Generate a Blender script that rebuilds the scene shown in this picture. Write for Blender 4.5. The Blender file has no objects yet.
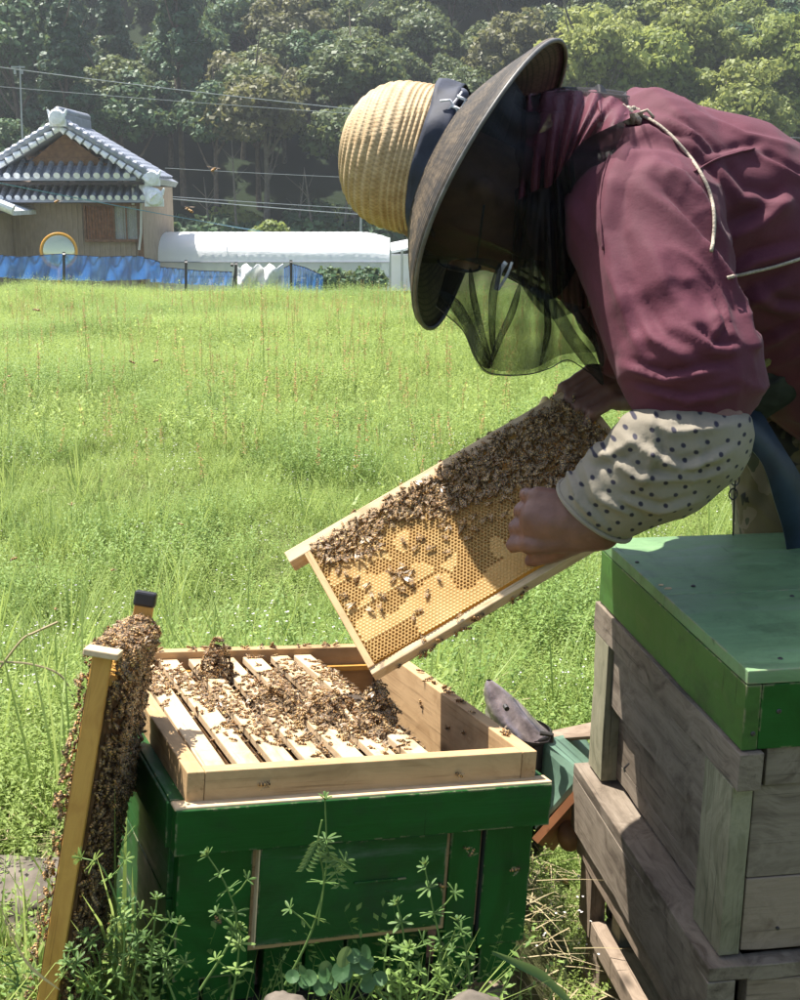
import bpy, bmesh, math, random
import numpy as np
from math import sin, cos, pi, radians, atan, tan, sqrt, exp
from mathutils import Vector, Matrix, noise as mnoise
from mathutils.bvhtree import BVHTree
random.seed(7); RNG = np.random.default_rng(7)
S = bpy.context.scene; COL = S.collection

# ------------------------------------------------------------------ camera, sky, sun, exposure
F = 1340.0; TH = radians(12.82); CZ = 1.25
cd = bpy.data.cameras.new('camera'); cam = bpy.data.objects.new('camera', cd); COL.objects.link(cam)
cam.location = (0, 0, CZ); cam.rotation_euler = (pi/2 - TH, 0, 0)
cd.sensor_fit = 'VERTICAL'; cd.sensor_height = 36; cd.lens = 36*F/1000; cd.clip_start = .05; cd.clip_end = 2000
S.camera = cam
SUN = Vector((-.32, .22, .92)).normalized()
w = bpy.data.worlds.new('World'); S.world = w; w.use_nodes = True
wn = w.node_tree; bg = wn.nodes['Background']
sk = wn.nodes.new('ShaderNodeTexSky'); sk.sky_type = 'NISHITA'; sk.sun_disc = False
sk.sun_elevation = math.asin(SUN.z); sk.sun_rotation = math.atan2(SUN.x, SUN.y)
sk.air_density = 1.2; sk.dust_density = 2.5
wn.links.new(sk.outputs[0], bg.inputs[0]); bg.inputs[1].default_value = .085
sl = bpy.data.lights.new('sun', 'SUN'); sl.energy = 5.0; sl.angle = radians(.5); sl.color = (1, .95, .86)
so = bpy.data.objects.new('sun', sl); COL.objects.link(so)
so.rotation_euler = SUN.to_track_quat('Z', 'Y').to_euler(); so.location = (0, 0, 30)
S.view_settings.view_transform = 'Standard'; S.view_settings.look = 'None'
S.view_settings.exposure = 1.36; S.view_settings.gamma = 1
S.cycles.max_bounces = 8; S.cycles.transparent_max_bounces = 16
S.cycles.diffuse_bounces = 3; S.cycles.glossy_bounces = 2; S.cycles.transmission_bounces = 4; S.cycles.volume_bounces = 0

# ------------------------------------------------------------------ helpers
def P(px, py, Y):
    a = (px-400)/F; b = (500-py)/F
    d = Vector((a, b*sin(TH)+cos(TH), b*cos(TH)-sin(TH)))
    return Vector((0, 0, CZ)) + d*(Y/d.y)
def RP(r, Y): return r*Y/F
def ray(px, py):
    a = (px-400)/F; b = (500-py)/F
    return Vector((a, b*sin(TH)+cos(TH), b*cos(TH)-sin(TH))).normalized()
def topx(p):
    p = Vector(p); y = p.y; z = p.z-CZ
    zc = y*cos(TH)-z*sin(TH); yc = y*sin(TH)+z*cos(TH)
    return 400+F*p.x/zc, 500-F*yc/zc
def tag(o, label=None, cat=None, group=None, kind=None):
    if label: o['label'] = label
    if cat: o['category'] = cat
    if group: o['group'] = group
    if kind: o['kind'] = kind
    return o
def empty(name, loc=(0, 0, 0), mat=None, label=None, cat=None, group=None):
    o = bpy.data.objects.new(name, None); COL.objects.link(o); o.empty_display_size = .05
    if mat is not None:
        l, q, s = mat.decompose(); o.location = l; o.rotation_euler = q.to_euler()
    else: o.location = loc
    tag(o, label, cat, group); return o
def wm(o):
    m = Matrix.LocRotScale(o.location, o.rotation_euler, o.scale)
    return wm(o.parent) @ m if o.parent else m
class MB:
    def __init__(s): s.v = []; s.f = []; s.m = []; s.mi = 0
    def add(s, vs, fs):
        b = len(s.v); s.v += [tuple(p) for p in vs]
        s.f += [tuple(i+b for i in f) for f in fs]; s.m += [s.mi]*len(fs); return s
    def box(s, c, d, M=None):
        x, y, z = d[0]/2, d[1]/2, d[2]/2; c = Vector(c)
        vs = [Vector((a*x, b*y, e*z)) for a in (-1, 1) for b in (-1, 1) for e in (-1, 1)]
        if M is not None: vs = [M @ p for p in vs]
        return s.add([c+p for p in vs], [(0, 1, 3, 2), (4, 6, 7, 5), (0, 4, 5, 1), (2, 3, 7, 6), (0, 2, 6, 4), (1, 5, 7, 3)])
    def tube(s, pts, r, n=8, caps=True):
        pts = [Vector(p) for p in pts]; R = r if hasattr(r, '__len__') else [r]*len(pts)
        vs = []; u = None
        for i, p in enumerate(pts):
            t = (pts[min(i+1, len(pts)-1)]-pts[max(i-1, 0)])
            t = t.normalized() if t.length > 1e-9 else Vector((0, 0, 1))
            if u is None: u = t.orthogonal().normalized()
            else:
                u = (u - t*u.dot(t)); u = u.normalized() if u.length > 1e-6 else t.orthogonal().normalized()
            v = t.cross(u)
            vs += [p+(u*cos(2*pi*k/n)+v*sin(2*pi*k/n))*R[i] for k in range(n)]
        fs = [(i*n+k, i*n+(k+1) % n, (i+1)*n+(k+1) % n, (i+1)*n+k) for i in range(len(pts)-1) for k in range(n)]
        if caps: fs += [tuple(range(n-1, -1, -1)), tuple((len(pts)-1)*n+k for k in range(n))]
        return s.add(vs, fs)
    def cap(s, a, b, ra, rb, n=16, k=1.0, side=Vector((0, 1, 0))):
        """tapered capsule, cross-section stretched by k along side"""
        a = Vector(a); b = Vector(b); t = (b-a); L = t.length
        t = t.normalized() if L > 1e-6 else Vector((0, 0, 1))
        u = side - t*side.dot(t); u = u.normalized() if u.length > 1e-3 else t.orthogonal().normalized(); v = t.cross(u)
        prof = [(-ra*cos(q), ra*sin(q)) for q in [pi/2*j/4 for j in range(0, 5)]]
        prof += [(L+rb*sin(q), rb*cos(q)) for q in [pi/2*j/4 for j in range(0, 5)]]
        vs = []
        for (h, r) in prof:
            r = max(r, 1e-4)
            vs += [a+t*h+u*(r*k*cos(2*pi*j/n))+v*(r*sin(2*pi*j/n)) for j in range(n)]
        m = len(prof)
        fs = [(i*n+j, i*n+(j+1) % n, (i+1)*n+(j+1) % n, (i+1)*n+j) for i in range(m-1) for j in range(n)]
        fs += [tuple(range(n-1, -1, -1)), tuple((m-1)*n+j for j in range(n))]
        return s.add(vs, fs)
    def lathe(s, prof, n=32, M=None, close=False):
        vs = [Vector((r*cos(2*pi*k/n), r*sin(2*pi*k/n), z)) for r, z in prof for k in range(n)]
        if M is not None: vs = [M @ p for p in vs]
        fs = [(i*n+k, i*n+(k+1) % n, (i+1)*n+(k+1) % n, (i+1)*n+k) for i in range(len(prof)-1) for k in range(n)]
        if close: fs += [tuple(range(n-1, -1, -1)), tuple((len(prof)-1)*n+k for k in range(n))]
        return s.add(vs, fs)
    def grid(s, rows):
        m = len(rows[0]); vs = [p for r in rows for p in r]
        return s.add(vs, [(i*m+j, i*m+j+1, (i+1)*m+j+1, (i+1)*m+j) for i in range(len(rows)-1) for j in range(m-1)])
    def mesh(s, name):
        me = bpy.data.meshes.new(name); me.from_pydata(s.v, [], s.f); me.update()
        return me
    def build(s, name, mats, parent=None, smooth=False, world=True, label=None, kind=None, bevel=0):
        """world=True: verts are world coordinates and are moved into the parent's frame"""
        if world and parent:
            inv = wm(parent).inverted(); s.v = [tuple(inv @ Vector(p)) for p in s.v]
        me = s.mesh(name)
        if not isinstance(mats, (list, tuple)): mats = [mats]
        for m in mats: me.materials.append(m)
        if len(mats) > 1: me.polygons.foreach_set('material_index', s.m)
        if smooth: me.polygons.foreach_set('use_smooth', [True]*len(me.polygons))
        o = bpy.data.objects.new(name, me); COL.objects.link(o)
        if parent: o.parent = parent
        if bevel:
            b = o.modifiers.new('b', 'BEVEL'); b.width = bevel; b.segments = 2; b.limit_method = 'ANGLE'
        if label: o['label'] = label
        if kind: o['kind'] = kind
        return o
def np_mesh(name, V, Fq, mats, mi=None, parent=None, smooth=False):
    """V (n,3) array, Fq (m,4) or (m,3) index array"""
    me = bpy.data.meshes.new(name); V = np.asarray(V, np.float32); Fq = np.asarray(Fq, np.int32)
    k = Fq.shape[1]; me.vertices.add(len(V)); me.vertices.foreach_set('co', V.ravel())
    me.loops.add(Fq.size); me.loops.foreach_set('vertex_index', Fq.ravel())
    me.polygons.add(len(Fq)); me.polygons.foreach_set('loop_start', np.arange(0, Fq.size, k, dtype=np.int32))
    if mi is not None: me.polygons.foreach_set('material_index', np.asarray(mi, np.int32))
    if smooth: me.polygons.foreach_set('use_smooth', np.ones(len(Fq), bool))
    me.update(calc_edges=True); me.validate()
    for m in (mats if isinstance(mats, (list, tuple)) else [mats]): me.materials.append(m)
    return me
def link(name, me, parent=None, loc=None):
    o = bpy.data.objects.new(name, me); COL.objects.link(o)
    if parent: o.parent = parent
    if loc is not None: o.location = loc
    return o
def copy_tree(o, parent=None):
    c = o.copy(); COL.objects.link(c)
    if parent: c.parent = parent
    for ch in list(o.children): copy_tree(ch, c)
    return c

# ------------------------------------------------------------------ materials
class NT:
    def __init__(s, name, rough=.8, spec=.3):
        s.m = bpy.data.materials.new(name); s.m.use_nodes = True; s.t = s.m.node_tree
        s.b = s.t.nodes['Principled BSDF']; s.out = s.t.nodes['Material Output']
        s.b.inputs['Roughness'].default_value = rough; s.b.inputs['Specular IOR Level'].default_value = spec
    def n(s, typ, ins=None, **kw):
        nd = s.t.nodes.new('ShaderNode'+typ)
        for k, v in kw.items(): setattr(nd, k, v)
        for k, v in (ins or {}).items(): s.set(nd.inputs[k], v)
        return nd
    def set(s, sock, v):
        if isinstance(v, bpy.types.NodeSocket): s.t.links.new(v, sock)
        elif isinstance(v, bpy.types.Node): s.t.links.new(v.outputs[0], sock)
        else:
            if sock.type == 'RGBA' and len(v) == 3: v = (*v, 1)
            sock.default_value = v
    def P(s, k, v): s.set(s.b.inputs[k], v)
    def coord(s, scale=(1, 1, 1), rnd=0, which='Object'):
        tc = s.n('TexCoord'); v = tc.outputs[which]
        if rnd:
            oi = s.n('ObjectInfo'); mu = s.n('Math', {0: oi.outputs['Random'], 1: rnd}, operation='MULTIPLY')
            v = s.n('VectorMath', {0: v, 1: mu.outputs[0]}, operation='ADD').outputs[0]
        return s.n('Mapping', {'Vector': v, 'Scale': scale}).outputs[0]
    def noise(s, vec, scale=5, detail=4, rough=.55, dist=0):
        return s.n('TexNoise', {'Vector': vec, 'Scale': scale, 'Detail': detail, 'Roughness': rough, 'Distortion': dist}).outputs['Fac']
    def ramp(s, fac, stops):
        r = s.n('ValToRGB', {'Fac': fac}); e = r.color_ramp.elements
        while len(e) < len(stops): e.new(.5)
        for i, (p, c) in enumerate(stops):
            e[i].position = p; e[i].color = (*c, 1) if len(c) == 3 else c
        return r.outputs[0]
    def mix(s, a, b, f, mode='MIX'):
        m = s.n('Mix', data_type='RGBA', blend_type=mode)
        s.set(m.inputs['Factor'], f); s.set(m.inputs['A'], a); s.set(m.inputs['B'], b); return m.outputs['Result']
    def bump(s, h, strength=.3, dist=.002, prev=None):
        b = s.n('Bump', {'Height': h, 'Strength': strength, 'Distance': dist})
        if prev is not None: s.set(b.inputs['Normal'], prev)
        s.set(s.b.inputs['Normal'], b.outputs[0]); return b.outputs[0]
    def trans(s, col, fac=.4):
        """leaf: mix principled with translucent"""
        t = s.n('BsdfTranslucent', {'Color': col}); mx = s.n('MixShader', {0: fac, 1: s.b.outputs[0], 2: t.outputs[0]})
        s.t.links.new(mx.outputs[0], s.out.inputs[0])
def g3(v): return (v, v, v)
def plain(name, col, rough=.8, spec=.3, var=.15, scale=20, bump=.15, metal=0):
    t = NT(name, rough, spec); c = t.coord(rnd=5)
    f = t.noise(c, scale, 5)
    t.P('Base Color', t.ramp(f, [(.3, tuple(x*(1-var) for x in col)), (.7, tuple(min(1, x*(1+var)) for x in col))]))
    if bump: t.bump(f, bump, .003)
    t.P('Metallic', metal); return t.m
def wood(name, c1, c2, dark=None, rough=.75, grain=1.0, knots=True, bump=.35, paint=None, wear=.5):
    t = NT(name, rough, .25)
    c = t.coord((1.2, 1, 1), rnd=13)
    cs = t.n('Mapping', {'Vector': c, 'Scale': (2.0, 38*grain, 38*grain)}).outputs[0]
    warp = t.noise(c, 6, 2)
    w2 = t.n('VectorMath', {0: cs, 1: t.n('Math', {0: warp, 1: 5.0}, operation='MULTIPLY').outputs[0]}, operation='ADD').outputs[0]
    fine = t.noise(w2, 1.0, 6, .65)
    cs2 = t.n('Mapping', {'Vector': c, 'Scale': (5, 220, 220)}).outputs[0]
    hair = t.noise(cs2, 1.0, 3, .6)
    col = t.ramp(fine, [(.3, c1), (.55, c2), (.72, tuple(.6*x+.4*y for x, y in zip(c1, c2)))])
    col = t.mix(col, tuple(x*.35 for x in (dark or c1)), t.ramp(hair, [(.58, g3(0)), (.75, g3(.6))]))
    if knots:
        kv = t.n('Mapping', {'Vector': c, 'Scale': (5, 13, 13)}).outputs[0]
        vo = t.n('TexVoronoi', {'Vector': kv, 'Scale': 1.0, 'Randomness': 1.0})
        kf = t.ramp(vo.outputs['Distance'], [(.05, g3(.9)), (.16, g3(0))])
        sel = t.ramp(t.n('SeparateColor', {0: vo.outputs['Color']}).outputs[0], [(.50, g3(0)), (.51, g3(1))])
        kf = t.mix(g3(0), kf, sel)
        col = t.mix(col, tuple(x*.22 for x in (dark or c1)), kf)
    big = t.noise(c, 5, 4, .6)
    st = t.mix(g3(1), (.42, .38, .34), t.ramp(big, [(.5, g3(0)), (.8, g3(.8))]))
    col = t.mix(col, st, 1.0, 'MULTIPLY')
    h = t.mix(fine, hair, .5)
    if paint:
        pn = t.noise(t.n('Mapping', {'Vector': c, 'Scale': (3, 22, 22)}).outputs[0], 1.0, 6, .7)
        pm = t.ramp(pn, [(.66-.16*wear, g3(0)), (.86-.1*wear, g3(1))])
        pc = t.ramp(big, [(.3, paint), (.7, tuple(x*1.25+.004 for x in paint))])
        pc = t.mix(pc, tuple(x*.55 for x in paint), t.ramp(fine, [(.35, g3(.5)), (.6, g3(0))]))
        pc = t.mix(pc, tuple(.45*x+.12 for x in paint), t.n('Math', {0: pm, 1: .8}, operation='MULTIPLY').outputs[0])
        bv = t.n('Bevel', {'Radius': .004}, samples=4); ge = t.n('NewGeometry')
        dt = t.n('VectorMath', {0: bv.outputs[0], 1: ge.outputs['Normal']}, operation='DOT_PRODUCT').outputs['Value']
        em = t.ramp(dt, [(.90, g3(1)), (.985, g3(0))]); ch = t.ramp(t.noise(c, 38, 5, .7), [(.50, g3(0)), (.56, g3(1))])
        em = t.mix(g3(0), em, ch); pc = t.mix(pc, (.30, .24, .16), em)
        dirt = t.ramp(t.noise(c, 9, 6, .75), [(.52, g3(0)), (.72, g3(.75))]); pc = t.mix(pc, tuple(.35*x+.012 for x in paint), dirt)
        sc = t.noise(t.n('Mapping', {'Vector': c, 'Scale': (60, 7, 7), 'Rotation': (0, .5, .7)}).outputs[0], 1.0, 4, .6)
        pc = t.mix(pc, tuple(.3*x for x in paint), t.ramp(sc, [(.68, g3(0)), (.72, g3(.9))]))
        col = pc; t.P('Roughness', t.ramp(fine, [(.3, g3(rough-.12)), (.7, g3(rough+.1))]))
    t.P('Base Color', col)
    t.bump(h, bump, .0015)
    return t.m
def leafmat(name, c1, c2, tr=.35, rough=.55, rscale=1):
    t = NT(name, rough, .35); oi = t.n('ObjectInfo')
    ge = t.n('NewGeometry'); 
    f = t.n('Math', {0: oi.outputs['Random'], 1: ge.outputs['Random Per Island']}, operation='ADD')
    f = t.n('Math', {0: f.outputs[0], 1: .5}, operation='MULTIPLY')
    c = t.ramp(f.outputs[0], [(.15, c1), (.85, c2)])
    t.P('Base Color', c); t.trans(t.mix(c, (1.0, 1.0, .35), .12), tr); return t.m

M = {}
M['pine'] = wood('new_pine', (.34, .21, .10), (.47, .31, .16), dark=(.34, .19, .08))
M['bar'] = wood('frame_bar_wood', (.42, .28, .15), (.60, .45, .28), dark=(.4, .24, .1), knots=False)
M['oldbar'] = wood('propolised_bar_wood', (.42, .20, .045), (.55, .30, .07), dark=(.3, .12, .03), knots=False, rough=.5)
M['grey'] = wood('weathered_grey_wood', (.085, .064, .046), (.215, .175, .135), dark=(.08, .06, .045), bump=.8, rough=.85)
M['greyb'] = wood('weathered_brown_wood', (.14, .10, .07), (.26, .20, .15), dark=(.06, .04, .03), bump=.8, rough=.85)
M['mossy'] = wood('mossy_grey_wood', (.13, .125, .075), (.26, .24, .16), dark=(.06, .05, .03), bump=.8, rough=.9)
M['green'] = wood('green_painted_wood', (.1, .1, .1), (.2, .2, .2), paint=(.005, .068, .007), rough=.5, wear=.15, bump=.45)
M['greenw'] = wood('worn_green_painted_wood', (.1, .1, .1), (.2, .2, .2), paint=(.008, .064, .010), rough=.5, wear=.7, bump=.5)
M['lid'] = wood('lid_green_painted_light', (.1, .1, .1), (.2, .2, .2), paint=(.135, .235, .11), rough=.5, wear=.75, bump=.5)  # lid green made paler on top, imitating the light that falls there
M['lidside'] = wood('lidside_green_painted_light', (.1, .1, .1), (.2, .2, .2), paint=(.048, .118, .024), rough=.5, wear=.35, bump=.45)  # brighter, yellower green puts the light on the lid's sides into the colour
M['dark'] = plain('painted_gap_shade', (.012, .012, .01), .9)  # near-black standing in for the shade inside gaps and openings
M['black'] = plain('black_metal', (.02, .018, .02), .35, .5)
M['steel'] = plain('tinned_steel', (.38, .31, .32), .34, .6, .6, 30, 1.0, metal=.55)
M['soot'] = plain('sooty_steel', (.06, .055, .055), .45, .5, .3, 20, .3, metal=.6)
M['cloth_g'] = plain('grey_green_vinyl', (.13, .22, .16), .6, .4, .25, 14, .3)
M['stone'] = plain('field_stone', (.13, .11, .09), .9, .2, .35, 30, .8)
M['wax'] = plain('pale_wax', (.85, .62, .30), .45, .4, .15, 60, .3)

# ------------------------------------------------------------------ ground
def ss(a, b, x):
    t = np.clip((np.asarray(x, float)-a)/(b-a), 0, 1); return t*t*(3-2*t)
def wob(x, y, s, seed=0):
    return (np.sin(x*s*1.3+seed+np.sin(y*s*.9+seed*2))*np.cos(y*s*1.1+seed*.7+np.sin(x*s*.7)))
def zg(x, y):
    x = np.asarray(x, float); y = np.asarray(y, float)
    bank = .33*(1-ss(.0, .36, x))*(1-ss(2.1, 3.6, y))*ss(-3.0, -1.2, x)
    z = bank + .012*wob(x, y, 3, 1)*ss(0, 2, y) + .05*wob(x, y, .5, 4)*ss(4, 9, y)*(1-ss(17, 25, y))
    z = z - .12*ss(10, 18, y) - .13*ss(-5.5, -2.5, x)*ss(12, 18, y)
    z = z - 3.25*ss(19, 33, y)
    hill = np.clip((y-92)*.60, 0, 46) * ss(90, 97, y)
    far = ss(92, 140, y)
    z = z + hill + far*(1.6*wob(x, y, .06, 3)+.6*wob(x, y, .17, 8))
    return z
def axis(lo, hi, segs):
    a = []
    for (p, q, d) in segs: a += list(np.arange(p, q, d))
    return np.array(sorted(set([lo]+a+[hi])))
xs = axis(-400, 400, [(-390, -60, 15), (-60, -12, 3), (-12, -3, .6), (-3, 3, .08), (3, 12, .6), (12, 60, 3), (60, 400, 15)])
ys = axis(-60, 400, [(-60, 0, 10), (0, 4, .08), (4, 12, .3), (12, 36, .6), (36, 90, 4), (90, 180, 2), (180, 400, 15)])
X, Y = np.meshgrid(xs, ys); Z = zg(X, Y)
nx = len(xs); ii = (np.arange(len(ys)-1)[:, None]*nx+np.arange(nx-1)[None]).ravel()
gt = NT('meadow_soil', .95, .1); gc = gt.coord()
gn = gt.noise(gc, 1.2, 8, .65); gn2 = gt.noise(gc, 45, 6, .7)
soil = gt.ramp(gn2, [(.3, (.055, .042, .026)), (.55, (.15, .12, .075)), (.75, (.27, .23, .15))])
grn = gt.ramp(gn2, [(.3, (.035, .07, .012)), (.6, (.09, .15, .03)), (.8, (.16, .2, .06))])
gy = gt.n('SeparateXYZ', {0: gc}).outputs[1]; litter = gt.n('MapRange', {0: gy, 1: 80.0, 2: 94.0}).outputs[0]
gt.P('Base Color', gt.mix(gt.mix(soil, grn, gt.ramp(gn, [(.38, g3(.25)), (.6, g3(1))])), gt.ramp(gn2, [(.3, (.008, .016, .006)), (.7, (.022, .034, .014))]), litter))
gt.bump(gn2, .9, .03)
go = link('ground', np_mesh('ground', np.c_[X.ravel(), Y.ravel(), Z.ravel()], np.c_[ii, ii+1, ii+nx+1, ii+nx], gt.m, smooth=True))
tag(go, kind='structure')
# farm track crossing beyond the meadow
tk = NT('track_gravel', .95, .1); tc_ = tk.coord(); tk.P('Base Color', tk.ramp(tk.noise(tc_, 3, 8, .7), [(.3, (.17, .13, .11)), (.7, (.33, .28, .25))])); tk.bump(tk.noise(tc_, 30, 4), .6, .02)
mb = MB(); rows = []
for x in np.arange(-40, 60.1, 2.0):
    rows.append([(x, yy, float(zg(x, yy))+.03) for yy in (38.2, 38.8, 39.6, 40.4, 41.2, 41.6)])
mb.grid(rows); o = mb.build('dirt_track', tk.m, smooth=True); tag(o, kind='structure')
# ------------------------------------------------------------------ wooded hillside
def quads(C, U, V):
    n = len(C); Vt = np.concatenate([C-U-V, C+U-V*.6, C+U*.7+V, C-U*.8+V*.9], axis=1).reshape(-1, 3)
    return Vt, np.arange(n*4).reshape(n, 4)
def rand_dirs(n):
    d = RNG.normal(size=(n, 3)); return d/np.linalg.norm(d, axis=1, keepdims=True)
def crown(kind, rx, rz, lobes, per, leaf, lobe_r):
    """leaf-sized faces spread over many small overlapping lobes"""
    Cs = []; Ns = []
    for i in range(lobes):
        if kind == 'conifer':
            h = RNG.uniform(0, 1)**.8; a = RNG.uniform(0, 2*pi); rr = rx*(1-h)**.8*RNG.uniform(.55, 1.0)+.1
            c = np.array([rr*cos(a), rr*sin(a), h*rz*2-.3*rr]); lr = lobe_r*(1.15-.75*h)*RNG.uniform(.7, 1.2)
        else:
            d = rand_dirs(1)[0]; d[2] = abs(d[2])*1.0-.35*RNG.uniform(0, 1); q = RNG.uniform(.55, 1.0)
            c = np.array([d[0]*rx*q, d[1]*rx*q, rz+d[2]*rz*q]); lr = lobe_r*RNG.uniform(.55, 1.25)
        d = rand_dirs(per); k = RNG.uniform(.55, 1.08, (per, 1)); sc = np.array([1, 1, .72])
        pts = c+d*lr*k*sc; Cs.append(pts); Ns.append(d+RNG.normal(size=(per, 3))*.55+np.array([0, 0, .35]))
    C = np.concatenate(Cs); N = np.concatenate(Ns); N /= np.linalg.norm(N, axis=1, keepdims=True)
    T = np.cross(N, rand_dirs(len(C))); T /= np.linalg.norm(T, axis=1, keepdims=True)+1e-9; B = np.cross(N, T)
    s = leaf*RNG.uniform(.6, 1.4, (len(C), 1))
    return quads(C, T*s, B*s*RNG.uniform(.45, .9, (len(C), 1)))
bark = plain('bark', (.12, .095, .075), .9, .1, .35, 6, .4)
barkpale = plain('pale_bark', (.13, .115, .095), .9, .1, .3, 6, .4)
LM = {
 'dark': leafmat('dark_evergreen_leaves', (.026, .072, .026), (.058, .125, .044), .25),
 'cedar': leafmat('cedar_needles', (.020, .062, .026), (.042, .102, .042), .15),
 'olive': leafmat('olive_evergreen_leaves', (.055, .092, .026), (.11, .145, .048), .3),
 'tan': leafmat('brownish_spring_leaves', (.085, .090, .035), (.15, .145, .06), .35),
 'lime': leafmat('fresh_spring_leaves', (.12, .17, .035), (.22, .27, .06), .45),
 'pale': leafmat('pale_yellow_green_leaves', (.19, .23, .055), (.31, .34, .10), .45)}
def trunk_mesh(h, r, lean, limbs, top):
    mb = MB()
    pts = [Vector((lean*sin(t*1.7)*t, lean*.6*sin(t*2.3+1)*t, h*t)) for t in [i/6 for i in range(7)]]
    mb.tube([Vector((0, 0, -.8))]+pts, [r*1.25]+[r*(1.12-.75*i/6) for i in range(7)], 8)
    for i in range(limbs):
        b = pts[3+i % 4]; a = random.uniform(0, 2*pi); q = top*random.uniform(.5, .9)
        mb.tube([b, b+Vector((cos(a)*q*.5, sin(a)*q*.5, q*.35)), b+Vector((cos(a)*q, sin(a)*q, q*.9))], [r*.45, r*.3, r*.12], 5)
    return mb.mesh('trunk')
def species(kind, n, trunk_h, **kw):
    out = []
    for i in range(n):
        V, Q = crown(*kw['c']); V = V + np.array([0, 0, trunk_h])
        cm = np_mesh('crown', V, Q, LM[kw['leaf']])
        tm = trunk_mesh(trunk_h+kw['c'][2]*.9, kw['r'], kw.get('lean', .5), 6, kw['c'][1]); tm.materials.append(kw.get('bark', bark))
        out.append((cm, tm))
    return out
SP = {
 'dark': species('dark', 3, 2.0, c=('round', 2.7, 2.7, 48, 190, .145, 1.0), leaf='dark', r=.2),
 'cedar': species('cedar', 3, 2.5, c=('conifer', 2.1, 4.6, 66, 150, .14, .85), leaf='cedar', r=.2, lean=.1),
 'olive': species('olive', 3, 2.0, c=('round', 2.8, 2.4, 52, 190, .14, .95), leaf='olive', r=.2),
 'tan': species('tan', 2, 2.4, c=('round', 2.9, 2.6, 52, 180, .14, .9), leaf='tan', r=.2, bark=barkpale),
 'lime': species('lime', 3, 1.8, c=('round', 2.7, 2.8, 56, 190, .12, .85), leaf='lime', r=.17, bark=barkpale),
 'pale': species('pale', 2, 1.6, c=('round', 2.5, 3.0, 66, 150, .10, .75), leaf='pale', r=.15, bark=barkpale)}
DESC = {'dark': 'dark evergreen', 'cedar': 'dark cedar', 'olive': 'olive evergreen', 'tan': 'brownish tree', 'lime': 'light green tree', 'pale': 'pale yellow-green tree'}
CATN = {'dark': 'evergreen_tree', 'cedar': 'cedar_tree', 'olive': 'evergreen_tree', 'tan': 'broadleaf_tree', 'lime': 'broadleaf_tree', 'pale': 'broadleaf_tree'}
hilltrees = []
def put_tree(kind, x, y, s=1.0, lift=0, label=None, group='trees on the wooded hillside', z=None):
    cm, tm = random.choice(SP[kind]); z0 = float(zg(x, y)) if z is None else z
    r = empty(CATN[kind], (x, y, z0-.2), label=label, cat='tree', group=group)
    r.rotation_euler = (random.uniform(-.05, .05), random.uniform(-.05, .05), random.uniform(0, 6.28)); r.scale = (s, s, s*random.uniform(.9, 1.15))
    c = link('crown', cm, r); t = link('trunk', tm, r)
    if lift: c.location.z = lift; t.scale.z = 1+lift/(3.5)
    hilltrees.append((r, kind)); return r
y = 95.0; row = 0
while y < 143:
    half = .318*y+3; step = 4.9 if y < 120 else 5.6
    x = -half + (row % 2)*step*.5
    while x < half:
        xx = x+random.uniform(-1.2, 1.2); yy = y+random.uniform(-1.4, 1.4)
        zz = float(zg(xx, yy)); px, py = topx((xx, yy, zz+4.5))
        u = random.random(); n = wob(xx, yy, .11, 2)
        if px < 150: kind = 'cedar' if u < .62 else ('dark' if u < .93 else 'olive')
        elif px < 330:
            kind = ('cedar' if u < .45 else 'dark') if py > 120 and px < 220 else ('tan' if u < .42 else ('olive' if u < .75 else 'dark'))
            if py < 40: kind = 'dark' if u < .5 else ('cedar' if u < .7 else 'olive')
        elif px < 560: kind = 'olive' if u < .55 else ('tan' if u < .78 else ('dark' if u < .95 else 'lime'))
        elif px < 700: kind = 'pale' if u < .3 else ('lime' if u < .75 else 'olive')
        else: kind = 'lime' if u < .45 else ('dark' if u < .75 else 'olive')
        if py < 25 and px > 430: kind = 'dark' if u < .6 else 'olive'
        if -60 < px < 860 and py > -75:
            lift = random.uniform(2.0, 3.6) if row < 2 and px < 420 else 0
            put_tree(kind, xx, yy, random.uniform(.80, 1.22)*(1.08 if px > 560 else 1), lift)
        x += step*random.uniform(.86, 1.12)
    y += 4.5 if y < 115 else 5.2; row += 1
# nearer trees in fresh leaf seen behind the beekeeper's shoulders, and brush at the hill's foot
near = [(590, 66, 93, 'pale', 1.5, 'pale feathery young tree right behind the straw hat brim'),
        (650, 84, 95, 'lime', 1.5, 'light green tree just above the tied knot on the shoulders'),
        (738, 118, 92, 'pale', 1.4, 'yellow-green tree low over the bent back, near the right edge'),
        (690, 44, 98, 'pale', 1.5, 'pale yellow-green tree with the tallest crown right of the hat'),
        (790, 60, 97, 'lime', 1.3, 'light green tree cut by the right edge of the photo')]
for px, py, Yd, k, s, lb in near:
    p = P(px, py, Yd); z0 = float(zg(p.x, p.y)); r = put_tree(k, p.x, Yd, s, 0, lb, 'trees in fresh leaf behind the beekeeper')
    r.scale.z = s; cz = (p.z-z0)/s-(4.6 if k == 'pale' else 4.6)
    for c in list(r.children):
        if c.name.startswith('crown'):
            c.location.z = max(0, cz)
            for q in (1, 2):
                e = c.copy(); COL.objects.link(e); e.parent = r; e.location.z = max(0, cz)-2.7*q; e.location.x = random.uniform(-.8, .8); e.rotation_euler.z = q*2.1
        else: c.scale.z = 1+max(0, cz)/3.6
V, Q = crown('round', 1.0, .75, 24, 90, .13, .5)
bush_m = {k: np_mesh('foliage', V, Q, LM[k]) for k in ('lime', 'dark', 'olive')}
twig = MB()
for i in range(7):
    a = random.uniform(0, 6.28); twig.tube([(0, 0, -.2), (.3*cos(a), .3*sin(a), .5), (.6*cos(a), .6*sin(a), 1.1)], [.03, .02, .01], 5)
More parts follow.
